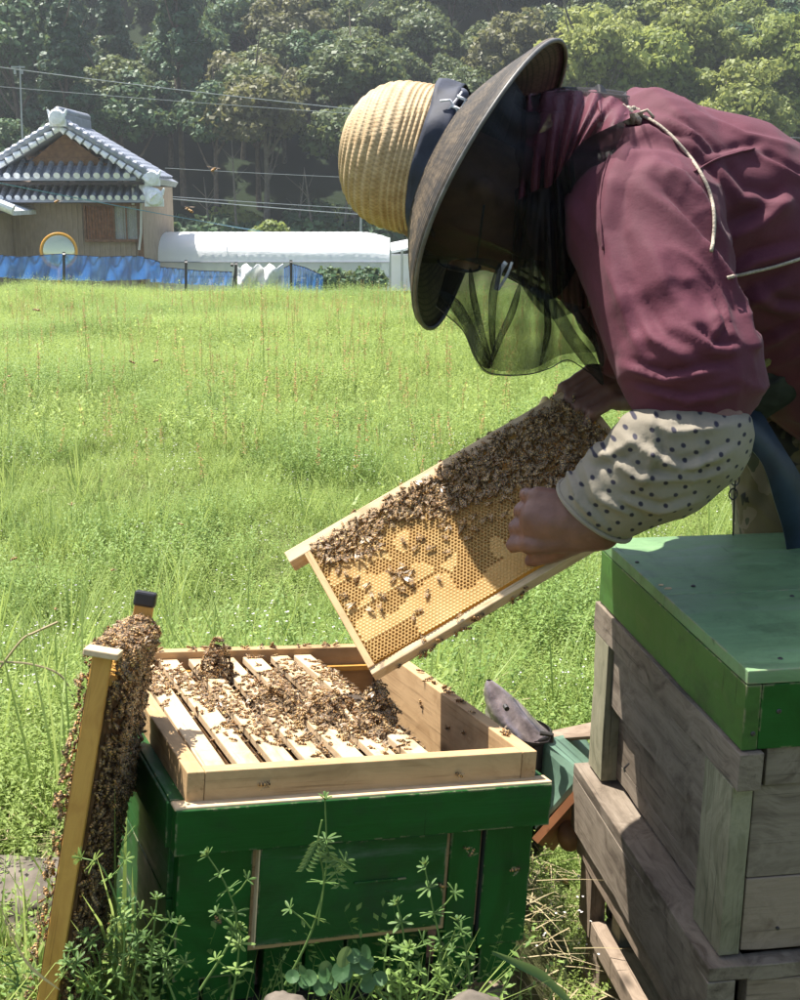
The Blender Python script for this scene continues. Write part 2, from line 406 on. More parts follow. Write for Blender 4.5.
twm = twig.mesh('stems'); twm.materials.append(bark)
def bush(x, y, s, kind, label, group='bushes at the foot of the hill', z=None):
    r = empty('bush', (x, y, float(zg(x, y)) if z is None else z), label=label, cat='bush', group=group); r.scale = (s, s, s); r.rotation_euler.z = random.uniform(0, 6)
    link('foliage', bush_m[kind], r); link('stems', twm, r); return r
p = P(271, 232, 70); bush(p.x, 70, .9, 'lime', 'small bright yellow-green bush showing above the white greenhouse roof', z=p.z-.9)
bushes = []
for i in range(26):
    px = 150+i*11+random.uniform(-4, 4); Yd = random.uniform(90, 95); p = P(px, 0, Yd)
    b = bush(p.x, Yd, random.uniform(1.0, 1.9), random.choice(['dark', 'dark', 'olive', 'lime'] if i % 3 else ['dark']), None); bushes.append(b)
for i, b in enumerate(bushes):
    b['label'] = 'dark low bush in the shade at the foot of the wooded hill'
    b['category'] = 'bush'; b['group'] = 'shaded bushes at the foot of the hill'
thin = []
for i, px in enumerate([204, 231, 259, 292, 312, 341, 371]):
    Yd = random.uniform(91, 94); p = P(px, 0, Yd); z0 = float(zg(p.x, Yd)); h = random.uniform(5.5, 9)
    r = empty('bare_tree', (p.x, Yd, z0-.2), label='thin bare pale trunk standing at the dark edge of the wood', cat='tree', group='thin trunks at the edge of the wood')
    mb = MB(); lx = random.uniform(-.5, .5)
    mb.tube([(0, 0, 0), (lx*.4, 0, h*.4), (lx, .2, h*.75), (lx*1.4, .2, h)], [.11, .09, .06, .02], 6)
    mb.build('trunk', barkpale, r, world=False)
    mb = MB()
    for k in range(5):
        a = random.uniform(0, 6.3); zz = h*random.uniform(.55, .9); mb.tube([(lx*.8, 0.1, zz), (lx*.8+cos(a), sin(a), zz+.9)], [.03, .01], 4)
    mb.build('branch', barkpale, r, world=False)
# labels of the hillside trees: kind + where it stands
def where(px, py):
    rowt = 'at top edge' if py < 22 else ('high up' if py < 70 else ('mid-slope' if py < 130 else 'low down'))
    for lim, t in ((45, 'at the far left'), (110, 'above the tiled roof'), (175, 'just right of the tiled roof'), (250, 'above the left end of the greenhouse'),
                   (335, 'above the middle of the greenhouse'), (440, 'above the straw hat crown'), (520, 'between hat crown and brim tip'), (600, 'behind the hat brim tip'),
                   (690, 'over the bent shoulders'), (760, 'over the bent back')):
        if px < lim: return rowt, t
    return rowt, 'at the far right'
cells = {}
for r, k in hilltrees:
    if 'label' in r: continue
    px, py = topx(Vector(r.location)+Vector((0, 0, 5))); cells.setdefault((k, *where(px, py)), []).append((px, r))
for (k, rt, ct), L in cells.items():
    L.sort(key=lambda q: q[0]); n = len(L)
    for i, (px, r) in enumerate(L):
        o = '' if n == 1 else (('left ' if i == 0 else 'right ') if n == 2 else ['leftmost ', 'second ', 'third ', 'fourth ', 'fifth ', 'sixth '][min(i, 5)])
        r['label'] = o+DESC[k]+' '+rt+' '+ct

# ------------------------------------------------------------------ tiled house below the meadow
YH = 50.0; GZ = -3.25
tile = NT('grey_blue_glazed_tile', .38, .7); tco = tile.coord(rnd=9)
tile.P('Base Color', tile.ramp(tile.noise(tco, 3, 4), [(.3, (.17, .19, .24)), (.7, (.30, .32, .38))])); tile.bump(tile.noise(tco, 20, 3), .2, .01)
tiled = plain('tile_end_white', (.74, .76, .80), .45, .5, .2, 5, .2)
siding = plain('beige_corrugated_siding', (.36, .28, .21), .8, .2, .12, 3, .1)
brown = plain('brown_timber', (.20, .11, .065), .8, .2, .3, 8, .2)
darkw = plain('dark_eaves', (.06, .05, .045), .9, .1, .2, 5, .1)
curt = plain('net_curtain', (.55, .53, .50), .8, .2, .1, 4, .1)
glass = NT('window_glass', .08, .5); gmx = glass.n('MixShader', {0: .78}); gtr = glass.n('BsdfTransparent'); glass.P('Base Color', (.3, .33, .35)); glass.t.links.new(glass.b.outputs[0], gmx.inputs[1]); glass.t.links.new(gtr.outputs[0], gmx.inputs[2]); glass.t.links.new(gmx.outputs[0], glass.out.inputs[0])
house = empty('house', P(60, 262, YH), label='old house with grey tiled gable roof and beige siding beyond the field', cat='house')
xr = P(141, 200, YH).x; xl = xr-9.5; zt = P(60, 203, YH).z; z0 = GZ-.3
depth = 7.0
px_m = YH/F
mb = MB(); mb.box(((xl+xr)/2, YH+depth/2, (z0+zt+.6)/2), (xr-xl, depth, zt+.6-z0)); mb.build('wall', siding, house)
mb = MB()
x = xl+.1
while x < xr-.1:
    mb.box((x, YH-.025, (z0+zt)/2), (.05, .05, zt-z0)); x += .19
mb.build('siding_rib', siding, house, kind='stuff')
for x in (xr-.06, xl+.06): mb = MB(); mb.box((x, YH-.06, (z0+zt)/2), (.2, .14, zt-z0)); mb.build('corner_post', brown, house)
# window bay
wx0, wx1 = P(76, 0, YH).x, P(131, 0, YH).x; wz1, wz0 = P(76, 206, YH).z, P(76, 239, YH).z
mb = MB()
for (a, b, c_, d_) in ((wx0, wx1, wz1, wz1+.1), (wx0, wx1, wz0-.1, wz0), (wx0-.08, wx0, wz0-.1, wz1+.1), (wx1, wx1+.08, wz0-.1, wz1+.1)):
    mb.box(((a+b)/2, YH-.11, (c_+d_)/2), (b-a+.004*(c_ == wz1), .16, d_-c_))
wf = mb.build('window', brown, house)
xm = P(104, 0, YH).x
mb = MB(); mb.box(((wx0+xm)/2, YH-.1, (wz0+wz1)/2), (xm-wx0-.01, .06, wz1-wz0-.01)); sh = mb.build('shutter', brown, house)
mb = MB()
for i in range(9):
    x = wx0+(xm-wx0)*(i+.5)/9; mb.box((x, YH-.15, (wz0+wz1)/2), (.045, .04, wz1-wz0-.02))
for i in range(5):
    z = wz0+(wz1-wz0)*(i+.5)/5; mb.box(((wx0+xm)/2, YH-.14, z), (xm-wx0-.02, .02, .035))
mb.build('lattice', plain('reddish_lattice', (.24, .11, .055), .8, .2, .35, 9, .2), sh)
mb = MB(); rows = []
for k in range(2): rows.append([(xm+.05+(wx1-xm-.1)*t/30, YH-.06+.02*sin(t*1.3), (wz0, wz1)[k]) for t in range(31)])
mb.grid(rows); mb.build('curtain', curt, wf)
mb = MB(); mb.box(((xm+wx1)/2, YH-.13, (wz0+wz1)/2), (wx1-xm-.02, .015, wz1-wz0)); mb.build('pane', glass.m, wf)
mb = MB(); mb.box(((xm+wx1)/2, YH-.15, (wz0+wz1)/2), (.05, .03, wz1-wz0)); mb.box((xm+.02, YH-.15, (wz0+wz1)/2), (.06, .035, wz1-wz0)); mb.build('mullion', brown, wf)
mb = MB(); mb.tube([P(141, 200, YH-.3), P(141, 233, YH-.3), P(139, 250, YH-.3)], .045, 8); mb.tube([P(133, 188, YH-.6), P(133, 205, YH-.6)], .05, 8); mb.build('downpipe', curt, house)
def tile_run(p0, p1, w, parent, name='roof_tile', n=None, every=None):
    """one rounded roll of tiles from eave p0 up to p1 with the white end disc at the eave"""
# pent roofs
def pent(y0px, y1px, xa, xb, run, pitch_px, name):
    z1 = P(0, y0px, YH).z; zb = P(0, y1px, YH-run).z
    r = []
    mb = MB(); mb.box(((xa+xb)/2, 0, 0), (0, 0, 0)) if False else None
    mb.add([(xa, YH-run, zb), (xb, YH-run, zb), (xb-.4, YH+.05, z1), (xa, YH+.05, z1), (xa, YH-run, zb-.12), (xb, YH-run, zb-.12), (xb-.4, YH+.05, z1-.15), (xa, YH+.05, z1-.15)],
           [(0, 1, 2, 3), (7, 6, 5, 4), (0, 4, 5, 1), (1, 5, 6, 2), (3, 7, 4, 0), (2, 6, 7, 3)])
    pr = mb.build(name, tile.m, house)
    L = sqrt((run+.05)**2+(z1-zb)**2); ang = math.atan2(z1-zb, run+.05)
    rm = MB(); rr = pitch_px*px_m*.30
    n = 10; rings = []
    for k in range(6):
        t = L*k/6; rings += [(t, rr*1.0), (t+L/6*.97, rr*.88)]
    vs = []; 
    for (t, q) in rings: vs += [(q*cos(pi*j/n), t, q*sin(pi*j/n)*1.1) for j in range(n+1)]
    m = n+1; rm.add(vs, [(i*m+j, i*m+j+1, (i+1)*m+j+1, (i+1)*m+j) for i in range(len(rings)-1) for j in range(n)])
    rm.mi = 1; rm.add([(rr*1.15*cos(2*pi*j/14), -.02, rr*.3+rr*1.15*sin(2*pi*j/14)) for j in range(14)], [tuple(range(14))])
    me = rm.mesh('roof_tile'); me.materials.append(tile.m); me.materials.append(tiled); me.polygons.foreach_set('material_index', rm.m)
    x = xa+.1; inv = wm(house).inverted()
    while x < xb-.1:
        o = link('roof_tile', me, house); o.location = inv @ Vector((x, YH-run-.03, zb+.03)); o.rotation_euler = (ang, 0, 0); x += pitch_px*px_m
pent(160, 177, xl-.8, P(134, 0, YH).x, 1.0, 9.5, 'pent_roof')
pent(186, 199, xl-.8, P(144, 0, YH).x, .9, 8, 'lower_pent_roof')
mb = MB(); mb.box(((xl+xr)/2, YH-.55, P(0, 183.5, YH-.55).z), (xr-xl+.6, .9, .1)); mb.build('eave_board', darkw, house)
mb = MB(); mb.box(((xl+xr)/2, YH-.4, P(0, 202, YH-.4).z), (xr-xl+.3, .6, .08)); mb.build('soffit', darkw, house)
# main gable roof, ridge running away from us
ap = P(60, 124, YH-.9); er = P(152, 178, YH-.9); sl_ = (er.z-ap.z)/(er.x-ap.x); el = Vector((ap.x-(er.x-ap.x)*1.0, ap.y, er.z))
RD = 4.6
gx0, gx1 = P(12, 0, YH).x, P(112, 0, YH).x
gt_ = P(62, 134, YH).z; gb = P(62, 164, YH).z
mb = MB(); mb.add([(ap.x-(gt_-gb)/abs(sl_), YH-.3, gb-.3), (ap.x+(gt_-gb)/abs(sl_), YH-.3, gb-.3), (ap.x, YH-.3, gt_), (ap.x-(gt_-gb)/abs(sl_), YH+RD, gb-.3), (ap.x+(gt_-gb)/abs(sl_), YH+RD, gb-.3), (ap.x, YH+RD, gt_)], [(0, 1, 2), (5, 4, 3), (0, 2, 5, 3), (1, 4, 5, 2), (0, 3, 4, 1)])
mb.build('gable_wall', plain('brown_gable_boards', (.22, .125, .07), .8, .2, .3, 6, .3), house)
mb = MB(); z = gb
while z < gt_-.15:
    hw = (gt_-z)/abs(sl_)-.1; mb.box((ap.x, YH-.32, z), (hw*2, .03, .03)); z += .22
mb.build('gable_lath', brown, house, kind='stuff')
def slope(sgn):
    e = er if sgn > 0 else el
    n = Vector((sgn*-(er.z-ap.z), 0, abs(er.x-ap.x))).normalized()
    mb = MB(); a0 = ap; a1 = ap+Vector((0, RD, 0)); e0 = e; e1 = e+Vector((0, RD+1.2, -.1))
    vs = [a0, e0, e1, a1]; mb.add(vs+[p-n*.22 for p in vs], [(0, 1, 2, 3), (7, 6, 5, 4), (0, 4, 5, 1), (1, 5, 6, 2), (2, 6, 7, 3), (3, 7, 4, 0)])
    rf = mb.build('roof', tile.m, house)
    L = (e-ap).length; d = (e-ap).normalized()
    # rolls down the slope: stepped half round courses
    nr = 12; rr = .13
    cm = MB(); ang = 8; cs = int(L/.30)
    vs = []; rg = []
    for k in range(cs):
        t = L*k/cs; rg += [(t, rr*.86), (t+L/cs*.97, rr)]
    for (t, q) in rg: vs += [ap+d*t+n*(q*sin(pi*j/ang)+.0)+Vector((0, -q*cos(pi*j/ang), 0)) for j in range(ang+1)]
    m = ang+1; cm.add([p-ap for p in vs], [(i*m+j, i*m+j+1, (i+1)*m+j+1, (i+1)*m+j) for i in range(len(rg)-1) for j in range(ang)])
    me = cm.mesh('roof_tile'); me.materials.append(tile.m); inv = wm(house).inverted()
    for k in range(nr):
        o = link('roof_tile', me, house); o.location = inv @ (ap+Vector((0, .12+k*(RD-.2)/nr, 0)))
    # scalloped verge tiles
    sc = MB(); sc.tube([(-.12, 0, 0), (.14, 0, 0)], [.085, .12], 10); sm = sc.mesh('verge_tile'); sm.materials.append(tiled)
    q = int(L/.33)
    for k in range(q):
        c = ap+d*(L*(k+.5)/q)-n*.12+Vector((0, -.08, 0))
        o = link('verge_tile', sm, house); o.location = inv @ c; o.rotation_euler = (0, -math.atan2(d.z, d.x)+(.16 if sgn > 0 else .16), 0)
    # verge ridge caps on top
    for off in (0.0, .42):
        cp = MB(); pts = [ap+d*(L*t/26)+n*(.10+.015*(t % 2))+Vector((0, off, 0)) for t in range(27)]
        cp.tube(pts, [.15 if t % 2 else .125 for t in range(27)], 10); cp.build('ridge_roll', tile.m, house)
slope(1); slope(-1)
mb = MB(); mb.box((ap.x, ap.y+1.9, ap.z+.16), (.42, 4.3, .34)); mb.build('ridge', tile.m, house, bevel=.03)
mb = MB(); mb.tube([ap+Vector((0, -.2, .42)), ap+Vector((0, 4.2, .42))], .17, 12); mb.build('ridge_cap', tile.m, house, smooth=True)
def onigawara(c, s, name='ridge_end_tile'):
    mb = MB(); mb.lathe([(.01, 0), (.34*s, .0), (.38*s, .08*s), (.30*s, .2*s), (.01, .24*s)], 12, Matrix.Translation(c) @ Matrix.Rotation(pi/2, 4, 'X'))
    mb.box(c+Vector((0, .05, -.22*s)), (.75*s, .14*s, .3*s)); mb.tube([c+Vector((-.3*s, 0, .1*s)), c+Vector((-.42*s, 0, .34*s))], [.1*s, .04*s], 8); mb.tube([c+Vector((.3*s, 0, .1*s)), c+Vector((.42*s, 0, .34*s))], [.1*s, .04*s], 8)
    return mb.build(name, tiled, house, bevel=.01)
onigawara(ap+Vector((0, -.35, .2)), .8); onigawara(P(152, 178, YH-.9), .75); onigawara(P(154, 197, YH-.9), .9)
mb = MB(); mb.tube([P(143, 185, YH-.6), P(156, 199, YH-1)], [.18, .24], 10); mb.build('hip_roll', tiled, house)
# neighbour's roof corner at the left edge
nb = empty('house', P(-20, 225, 47), label='neighbouring roof whose white tiled corner pokes in at the left edge', cat='house')
c0 = P(13, 211, 47)
mb = MB(); mb.add([c0, c0+Vector((-3, 0, 1.2)), c0+Vector((-3, 3, 1.2)), c0+Vector((0, 3, 0)), c0+Vector((0, 0, -.15)), c0+Vector((-3, 0, 1.05)), c0+Vector((-3, 3, 1.05)), c0+Vector((0, 3, -.15))], [(0, 3, 2, 1), (4, 5, 6, 7), (0, 1, 5, 4), (0, 4, 7, 3), (1, 2, 6, 5), (3, 7, 6, 2)]); mb.build('roof', tiled, nb)
mb = MB(); mb.tube([c0+Vector((.05, -.1, .05)), c0+Vector((-3, -.1, 1.25))], .16, 10); mb.build('ridge_roll', tiled, nb)
mb = MB(); mb.box((c0.x-2.6, c0.y+2, (c0.z+GZ)/2), (3.4, 3, c0.z-GZ-.2)); mb.build('wall', siding, nb)

# ------------------------------------------------------------------ greenhouse and nets
YG = 53.0
vin = NT('white_greenhouse_film', .3, .5); vin.bump(vin.noise(vin.coord((1, 3, 3)), 1.3, 4), .5, .06); vin.P('Base Color', (.9, .91, .93)); vin.trans((.9, .92, .95), .3)
film = NT('clear_greenhouse_film', .2, .5); fmx = film.n('MixShader', {0: .42}); ftr = film.n('BsdfTransparent'); film.P('Base Color', (.75, .78, .8)); film.t.links.new(film.b.outputs[0], fmx.inputs[1]); film.t.links.new(ftr.outputs[0], fmx.inputs[2]); film.t.links.new(fmx.outputs[0], film.out.inputs[0])
pipe = plain('galvanised_pipe', (.45, .46, .48), .4, .5, .1, 5, 0, .6)
gh = empty('greenhouse', P(265, 290, YG), label='long white vinyl tunnel greenhouse right of the tiled house', cat='greenhouse')
x0, x1 = P(145, 0, YG).x, P(389, 0, YG).x; zt = P(0, 232, YG+1.5).z; zb = P(0, 291, YG).z; ze = P(0, 262, YG).z
def arch(x, ins=0, n=14):
    W = 4.2; pts = [Vector((x, YG+ins, zb)), Vector((x, YG+ins, ze))]
    for i in range(1, n): a = pi*i/n; pts.append(Vector((x, YG+W/2-cos(a)*(W/2-ins), ze+(zt-ze-ins)*sin(a)**.8)))
    pts += [Vector((x, YG+W-ins, ze)), Vector((x, YG+W-ins, zb))]; return pts
mb = MB(); n = 60; rows = []
for i in range(n+1):
    t = i/n; x = x0+(x1-x0)*t; sag = .03*sin(t*n*pi*.5)**2; A = arch(x)[1:-1]; k = 1.0
    if t > .86: k = 1-.22*((t-.86)/.14)**2
    rows.append([Vector((p.x, p.y, ze+(p.z-ze)*k-sag*.6)) for p in A])
mb.grid(rows); mb.build('roof_film', vin.m, gh, smooth=True)
mb = MB(); mb.grid([[(x0+(x1-x0)*t/40, YG+.02*sin(t*2), z) for t in range(41)] for z in (zb, (zb+ze)/2, ze)]); mb.grid([[(x0+(x1-x0)*t/40, YG+4.2, z) for t in range(41)] for z in (zb, ze)]); mb.build('side_film', film.m, gh, smooth=True)
for i in range(21):
    x = x0+(x1-x0)*i/20; mb = MB(); A = arch(x, .04)
    if i > 18: A = [Vector((p.x, p.y, min(p.z, ze+(p.z-ze)*.8))) for p in A]
    mb.tube(A, .02, 5); mb.build('hoop', pipe, gh)
mb = MB()
for z in (ze, (ze+zb)/2): mb.tube([(x0, YG-.02, z), (x1, YG-.02, z)], .025, 5)
mb.build('rail', pipe, gh)
A = arch(x1); mb = MB(); mb.add([Vector((x1, YG+2.1, zb))]+[Vector((x1, p.y, ze+(p.z-ze)*.78 if p.z > ze else p.z)) for p in A], [(0, i, i+1) for i in range(1, len(A))]); mb.build('end_film', film.m, gh)
# things around the greenhouse
g2 = empty('greenhouse', P(405, 285, 66), label='second smaller white shed roof glimpsed between greenhouse and hat', cat='shed')
a = P(386, 252, 66); b = P(404, 240, 66); mb = MB(); mb.add([a, b+Vector((2, 0, 0)), b+Vector((2, 3, .3)), a+Vector((0, 3, .3)), a-Vector((0, 0, .12)), b+Vector((2, 0, -.12)), b+Vector((2, 3, .18)), a+Vector((0, 3, .18))], [(0, 1, 2, 3), (7, 6, 5, 4), (0, 4, 5, 1), (0, 3, 7, 4), (1, 5, 6, 2), (3, 2, 6, 7)]); mb.build('roof', vin.m, g2)
mb = MB()
for px in (390, 402, 414): mb.tube([P(px, 250, 66), P(px, 296, 66)], .06, 6)
mb.build('post', pipe, g2)
mb = MB(); mb.box(P(408, 272, 67.5), (2.6, 2, 1.7)); mb.build('wall', vin.m, g2)
netb = NT('blue_netting', .6, .3); nmx = netb.n('MixShader', {0: .58}); ntr = netb.n('BsdfTransparent'); netb.P('Base Color', netb.ramp(netb.noise(netb.coord(), 2.2, 4), [(.35, (.05, .19, .52)), (.65, (.18, .40, .70))])); netb.trans((.05, .25, .8), .4)
lk = netb.out.inputs[0].links[0].from_socket; netb.t.links.new(ntr.outputs[0], nmx.inputs[1]); netb.t.links.new(lk, nmx.inputs[2]); netb.t.links.new(nmx.outputs[0], netb.out.inputs[0])
def net(pts_top, pts_bot, Yd, label, name='blue_net', sheer=netb.m):
    r = empty(name, P(pts_bot[0][0], pts_bot[0][1], Yd), label=label, cat='net')
    rows = []; n = 60
    def ip(L, t):
        x = L[0][0]+(L[-1][0]-L[0][0])*t
        for (a, b), (c, d) in zip(L, L[1:]):
            if x <= c+1e-6: return x, b+(d-b)*(x-a)/(c-a)
        return L[-1]
    for k in range(7):
        row_ = []
        for i in range(n+1):
            t = i/n; a = ip(pts_top, t); b = ip(pts_bot, t); q = k/6
            p = P(a[0]+(b[0]-a[0])*q, a[1]+(b[1]-a[1])*q, Yd); p.y += .12*sin(t*40+q*3)*q+.05*sin(t*97); row_.append(p)
        rows.append(row_)
    mb = MB(); mb.grid(rows); mb.build('netting', sheer, r, smooth=True)
    mb = MB(); mb.tube(rows[0][::4], .02, 5); mb.build('edge_cord', M['black'], r); return r
net([(-20, 253), (20, 257), (60, 254), (100, 257), (140, 256), (160, 262)], [(-20, 276), (40, 280), (100, 281), (160, 279)], 44, 'blue bird netting hung on posts in front of the tiled house')
net([(150, 266), (200, 271), (232, 272)], [(150, 282), (200, 285), (232, 286)], 44.5, 'thin blue netting sagging in front of the greenhouse left half')
net([(284, 268), (292, 264), (306, 268), (323, 276)], [(284, 292), (292, 293), (306, 293), (323, 294)], 44, 'bright blue netting bunched beside the white sheet at the field edge')
k = 0
for px, py0, lb in ((64, 252, 'dark net post in front of the house siding, beside the round mirror'), (186, 260, 'dark net post before the left part of the greenhouse'), (236, 262, 'dark net post left of the white sheet'), (291, 260, 'dark net post on the right of the white sheet'), (232, 262, 'slim leaning stake next to the net post left of the white sheet')):
    r = empty('net_post', P(px, 290, 43.8), label=lb, cat='post'); mb = MB(); mb.tube([P(px+(4 if k == 4 else 0), py0, 43.8), P(px, 294, 43.8)], .045 if k < 4 else .02, 8); mb.build('pole', M['black'], r)
    mb = MB(); mb.tube([P(px-1, py0+3, 43.72), P(px+1.5, py0+3, 43.72)], .06, 6); mb.build('cap', M['black'], r); k += 1
ws = MB(); rows = []
for k in range(6):
    rows.append([P(237+46*i/14, 266+27*k/5+2.5*sin(i*1.7)*(1-k/5), 44.6+.4*sin(i*.9+k)) for i in range(15)])
ws.grid(rows); o = ws.build('white_sheet', plain('white_sheet', (.75, .75, .74), .7, .3, .1, 3, .2), smooth=True); tag(o, 'crumpled white sheet draped over a bed at the field edge', 'sheet')
sol = o.modifiers.new('s', 'SOLIDIFY'); sol.thickness = .02
for i, px in enumerate((314, 330, 352, 368)):
    p = P(px, 284, 50); bush(p.x, 50, .55+.1*(i % 2), 'dark' if i % 2 else 'olive', ['small scruffy bush just right of the blue netting', 'dark low bush before the open side of the greenhouse', 'olive bush under the right half of the greenhouse', 'dark small bush nearest the right end of the greenhouse'][i], 'shrubs in front of the greenhouse', z=p.z-.45)
# round roadside mirror
mr = empty('roadside_mirror', P(59, 275, 45.5), label='round convex roadside mirror with an orange rim before the house', cat='mirror')
c = P(59, 251, 45.5); T = Matrix.Translation(c) @ Matrix.Rotation(.25, 4, 'Z') @ Matrix.Rotation(pi/2-.12, 4, 'X')
ry = RP(17, 45.5)
mb = MB(); mb.lathe([(ry*.93, -.02), (ry*.93, .06), (ry*1.05, .07), (ry*1.07, .0), (ry*1.02, -.05), (ry*.93, -.02)], 36, T); mb.build('rim', plain('orange_enamel', (.75, .36, .04), .4, .5, .1, 5, .1), mr, smooth=True)
mb = MB(); mb.lathe([(ry*.94*sin(q), .02+.10*cos(q)) for q in [.004]+[pi/2*i/8 for i in range(1, 9)]], 32, T); mm = NT('mirror_glass', .12, .5); mm.P('Metallic', .9); mm.P('Base Color', (.62, .62, .40)); mb.build('mirror', mm.m, mr, smooth=True)
mb = MB(); mb.tube([c+Vector((0, .12, .2)), P(59, 310, 45.6)], .05, 8); mb.build('pole', plain('orange_pole', (.7, .36, .06), .5, .4, .1, 5, .1), mr)
# power lines
wirem = plain('wire', (.33, .36, .38), .5, .4, .1, 3, 0)
def wire(a, b, Ya, Yb, sag, label, r=.022, col=wirem):
    A, B = P(*a, Ya), P(*b, Yb); pts = [A.lerp(B, t/24)-Vector((0, 0, sag*4*(t/24)*(1-t/24))) for t in range(25)]
    mb = MB(); mb.tube(pts, r, 5); o = mb.build('power_line', col); tag(o, label, 'wire', 'overhead wires across the valley')
wire((-30, 63), (860, 148), 70, 78, .5, 'uppermost overhead wire crossing in front of the wooded hill')
wire((-30, 84), (860, 140), 70, 80, .3, 'faint second overhead wire just under the topmost one', .014)
wire((163, 198), (860, 232), 60, 70, .4, 'overhead wire running from the lower eave corner to the right', .022)
wire((163, 196), (860, 226), 60, 70, .25, 'twin wire just above the one leaving the lower eave corner', .014)
wire((165, 168), (860, 186), 66, 74, .3, 'thin overhead wire level with the bees beside the roof', .012)
wire((0, 183), (290, 236), 40, 60, .05, 'blue-green cable slanting down across the house front', .016, plain('teal_cable', (.10, .25, .33), .5, .4))
pl = empty('utility_pole', P(24, 290, 72), label='slender utility pole standing behind the left roof slope', cat='pole')
mb = MB(); mb.tube([P(20, 66, 72), P(28, 300, 72)], [.035, .07], 8); mb.build('pole', wirem, pl)
mb = MB(); mb.box(P(18, 67, 72), (.7, .07, .07)); mb.box(P(15, 72, 72), (.10, .10, .22)); mb.box(P(22, 72, 72), (.10, .10, .2)); mb.build('crossarm', wirem, pl)
pl = empty('utility_pole', P(361, 290, 80), label='thin grey pole left of the hat crown, in the dark wood', cat='pole')
mb = MB(); mb.tube([P(361, 192, 80), P(361, 260, 80)], [.05, .07], 8); mb.build('pole', wirem, pl)
mb = MB(); mb.box(P(361, 196, 80), (.5, .07, .07)); mb.build('crossarm', curt, pl)
# thin spring haze in the valley: closed box round camera and scene
hz = MB(); hz.box((0, 170, 30.5), (880, 540, 70)); hm = bpy.data.materials.new('valley_haze'); hm.use_nodes = True; ht = hm.node_tree
ht.nodes.remove(ht.nodes['Principled BSDF']); pv = ht.nodes.new('ShaderNodeVolumePrincipled'); pv.inputs['Density'].default_value = .00058; pv.inputs['Color'].default_value = (.86, .93, 1, 1); pv.inputs['Anisotropy'].default_value = .35
ht.links.new(pv.outputs[0], ht.nodes['Material Output'].inputs['Volume'])
o = hz.build('haze', hm); tag(o, kind='stuff')
# ------------------------------------------------------------------ hives
def plank(name, mat, parent, c, d, grain='x', bevel=.0012, rough=0, label=None, rot=None, cut=None):
    """board as its own mesh; local x follows the grain"""
    perm = {'x': Matrix.Identity(3), 'y': Matrix(((0, -1, 0), (1, 0, 0), (0, 0, 1))), 'z': Matrix(((0, 0, 1), (0, 1, 0), (-1, 0, 0)))}[grain]
    dl = {'x': d, 'y': (d[1], d[0], d[2]), 'z': (d[2], d[1], d[0])}[grain]
    bm = bmesh.new(); bmesh.ops.create_cube(bm, size=1)
    for v in bm.verts: v.co = Vector((v.co.x*dl[0], v.co.y*dl[1], v.co.z*dl[2]))
    if rough:
        k = max(2, int(dl[0]/.03)); eds = [e for e in bm.edges if abs(e.verts[0].co.x-e.verts[1].co.x) > dl[0]*.5]
        bmesh.ops.subdivide_edges(bm, edges=eds, cuts=k)
        sd = random.random()*50
        for v in bm.verts:
            q = Vector((v.co.x*14+sd, v.co.y*30, v.co.z*30)); nz = mnoise.noise_vector(q)
            v.co += Vector((0, nz.y, nz.z))*rough + Vector((nz.x*rough*.6, 0, 0))
            if mnoise.noise(q*2.2+Vector((9, 0, 0))) > .42: v.co -= Vector((0, v.co.y, v.co.z)).normalized()*rough*1.8
    me = bpy.data.meshes.new(name); bm.to_mesh(me); bm.free(); me.materials.append(mat)
    o = link(name, me, parent, c); R = perm.to_4x4()
    if rot is not None: R = rot @ R
    o.rotation_euler = R.to_euler()
    if bevel:
        b = o.modifiers.new('b', 'BEVEL'); b.width = bevel; b.segments = 2; b.limit_method = 'ANGLE'; b.angle_limit = radians(50)
    if label: o['label'] = label
    return o
def nails(parent, pts, axis='y', r=.0022, mat=None):
    for p in pts:
        mb = MB(); Mx = Matrix.Translation(p) @ {'y': Matrix.Rotation(pi/2, 4, 'X'), 'x': Matrix.Rotation(-pi/2, 4, 'Y'), 'z': Matrix.Identity(4)}[axis]
        mb.lathe([(.0001, .0012), (r*.7, .001), (r, 0), (r, -.003)], 10, Mx); mb.build('nail', mat or M['soot'], parent, world=False)
Rh = Matrix.Rotation(radians(21.58), 4, 'Z') @ Matrix.Rotation(radians(-3.057), 4, 'X') @ Matrix.Rotation(radians(5.572), 4, 'Y')
HM = Matrix.Translation((-.224, 1.314, CZ-.594)) @ Rh     # origin: near left top corner of the super, x right, y away, z up
W, L = .415, .505; T = .019
hive = empty('beehive', mat=HM @ Matrix.Translation((0, 0, -.27)), label='dark green painted wooden hive body standing under the open honey frames', cat='beehive')
hz0 = .27
def hp(x, y, z): return (x, y, z+hz0)
c = .014
g = M['green']
# collar boards round the top
plank('collar_board', g, hive, hp(W/2, -c+.006, -.060), (W+2*c, .02, .05))
plank('collar_board', g, hive, hp(W/2, L+c-.006, -.060), (W+2*c, .02, .05))
plank('collar_board', M['greenw'], hive, hp(-c+.006, L/2, -.0605), (.02, L+2*c-.046, .05), 'y')
plank('collar_board', g, hive, hp(W+c-.006, L/2, -.0605), (.02, L+2*c-.046, .05), 'y')
plank('rim_strip', M['bar'], hive, hp(W/2, -.004, -.0345), (W+2*c+.002, .022, .004))
plank('rim_strip', M['greenw'], hive, hp(-.004, L/2, -.0348), (.022, L-.02, .004), 'y')
plank('rim_strip', M['greenw'], hive, hp(W+.004, L/2, -.0348), (.022, L-.02, .004), 'y')
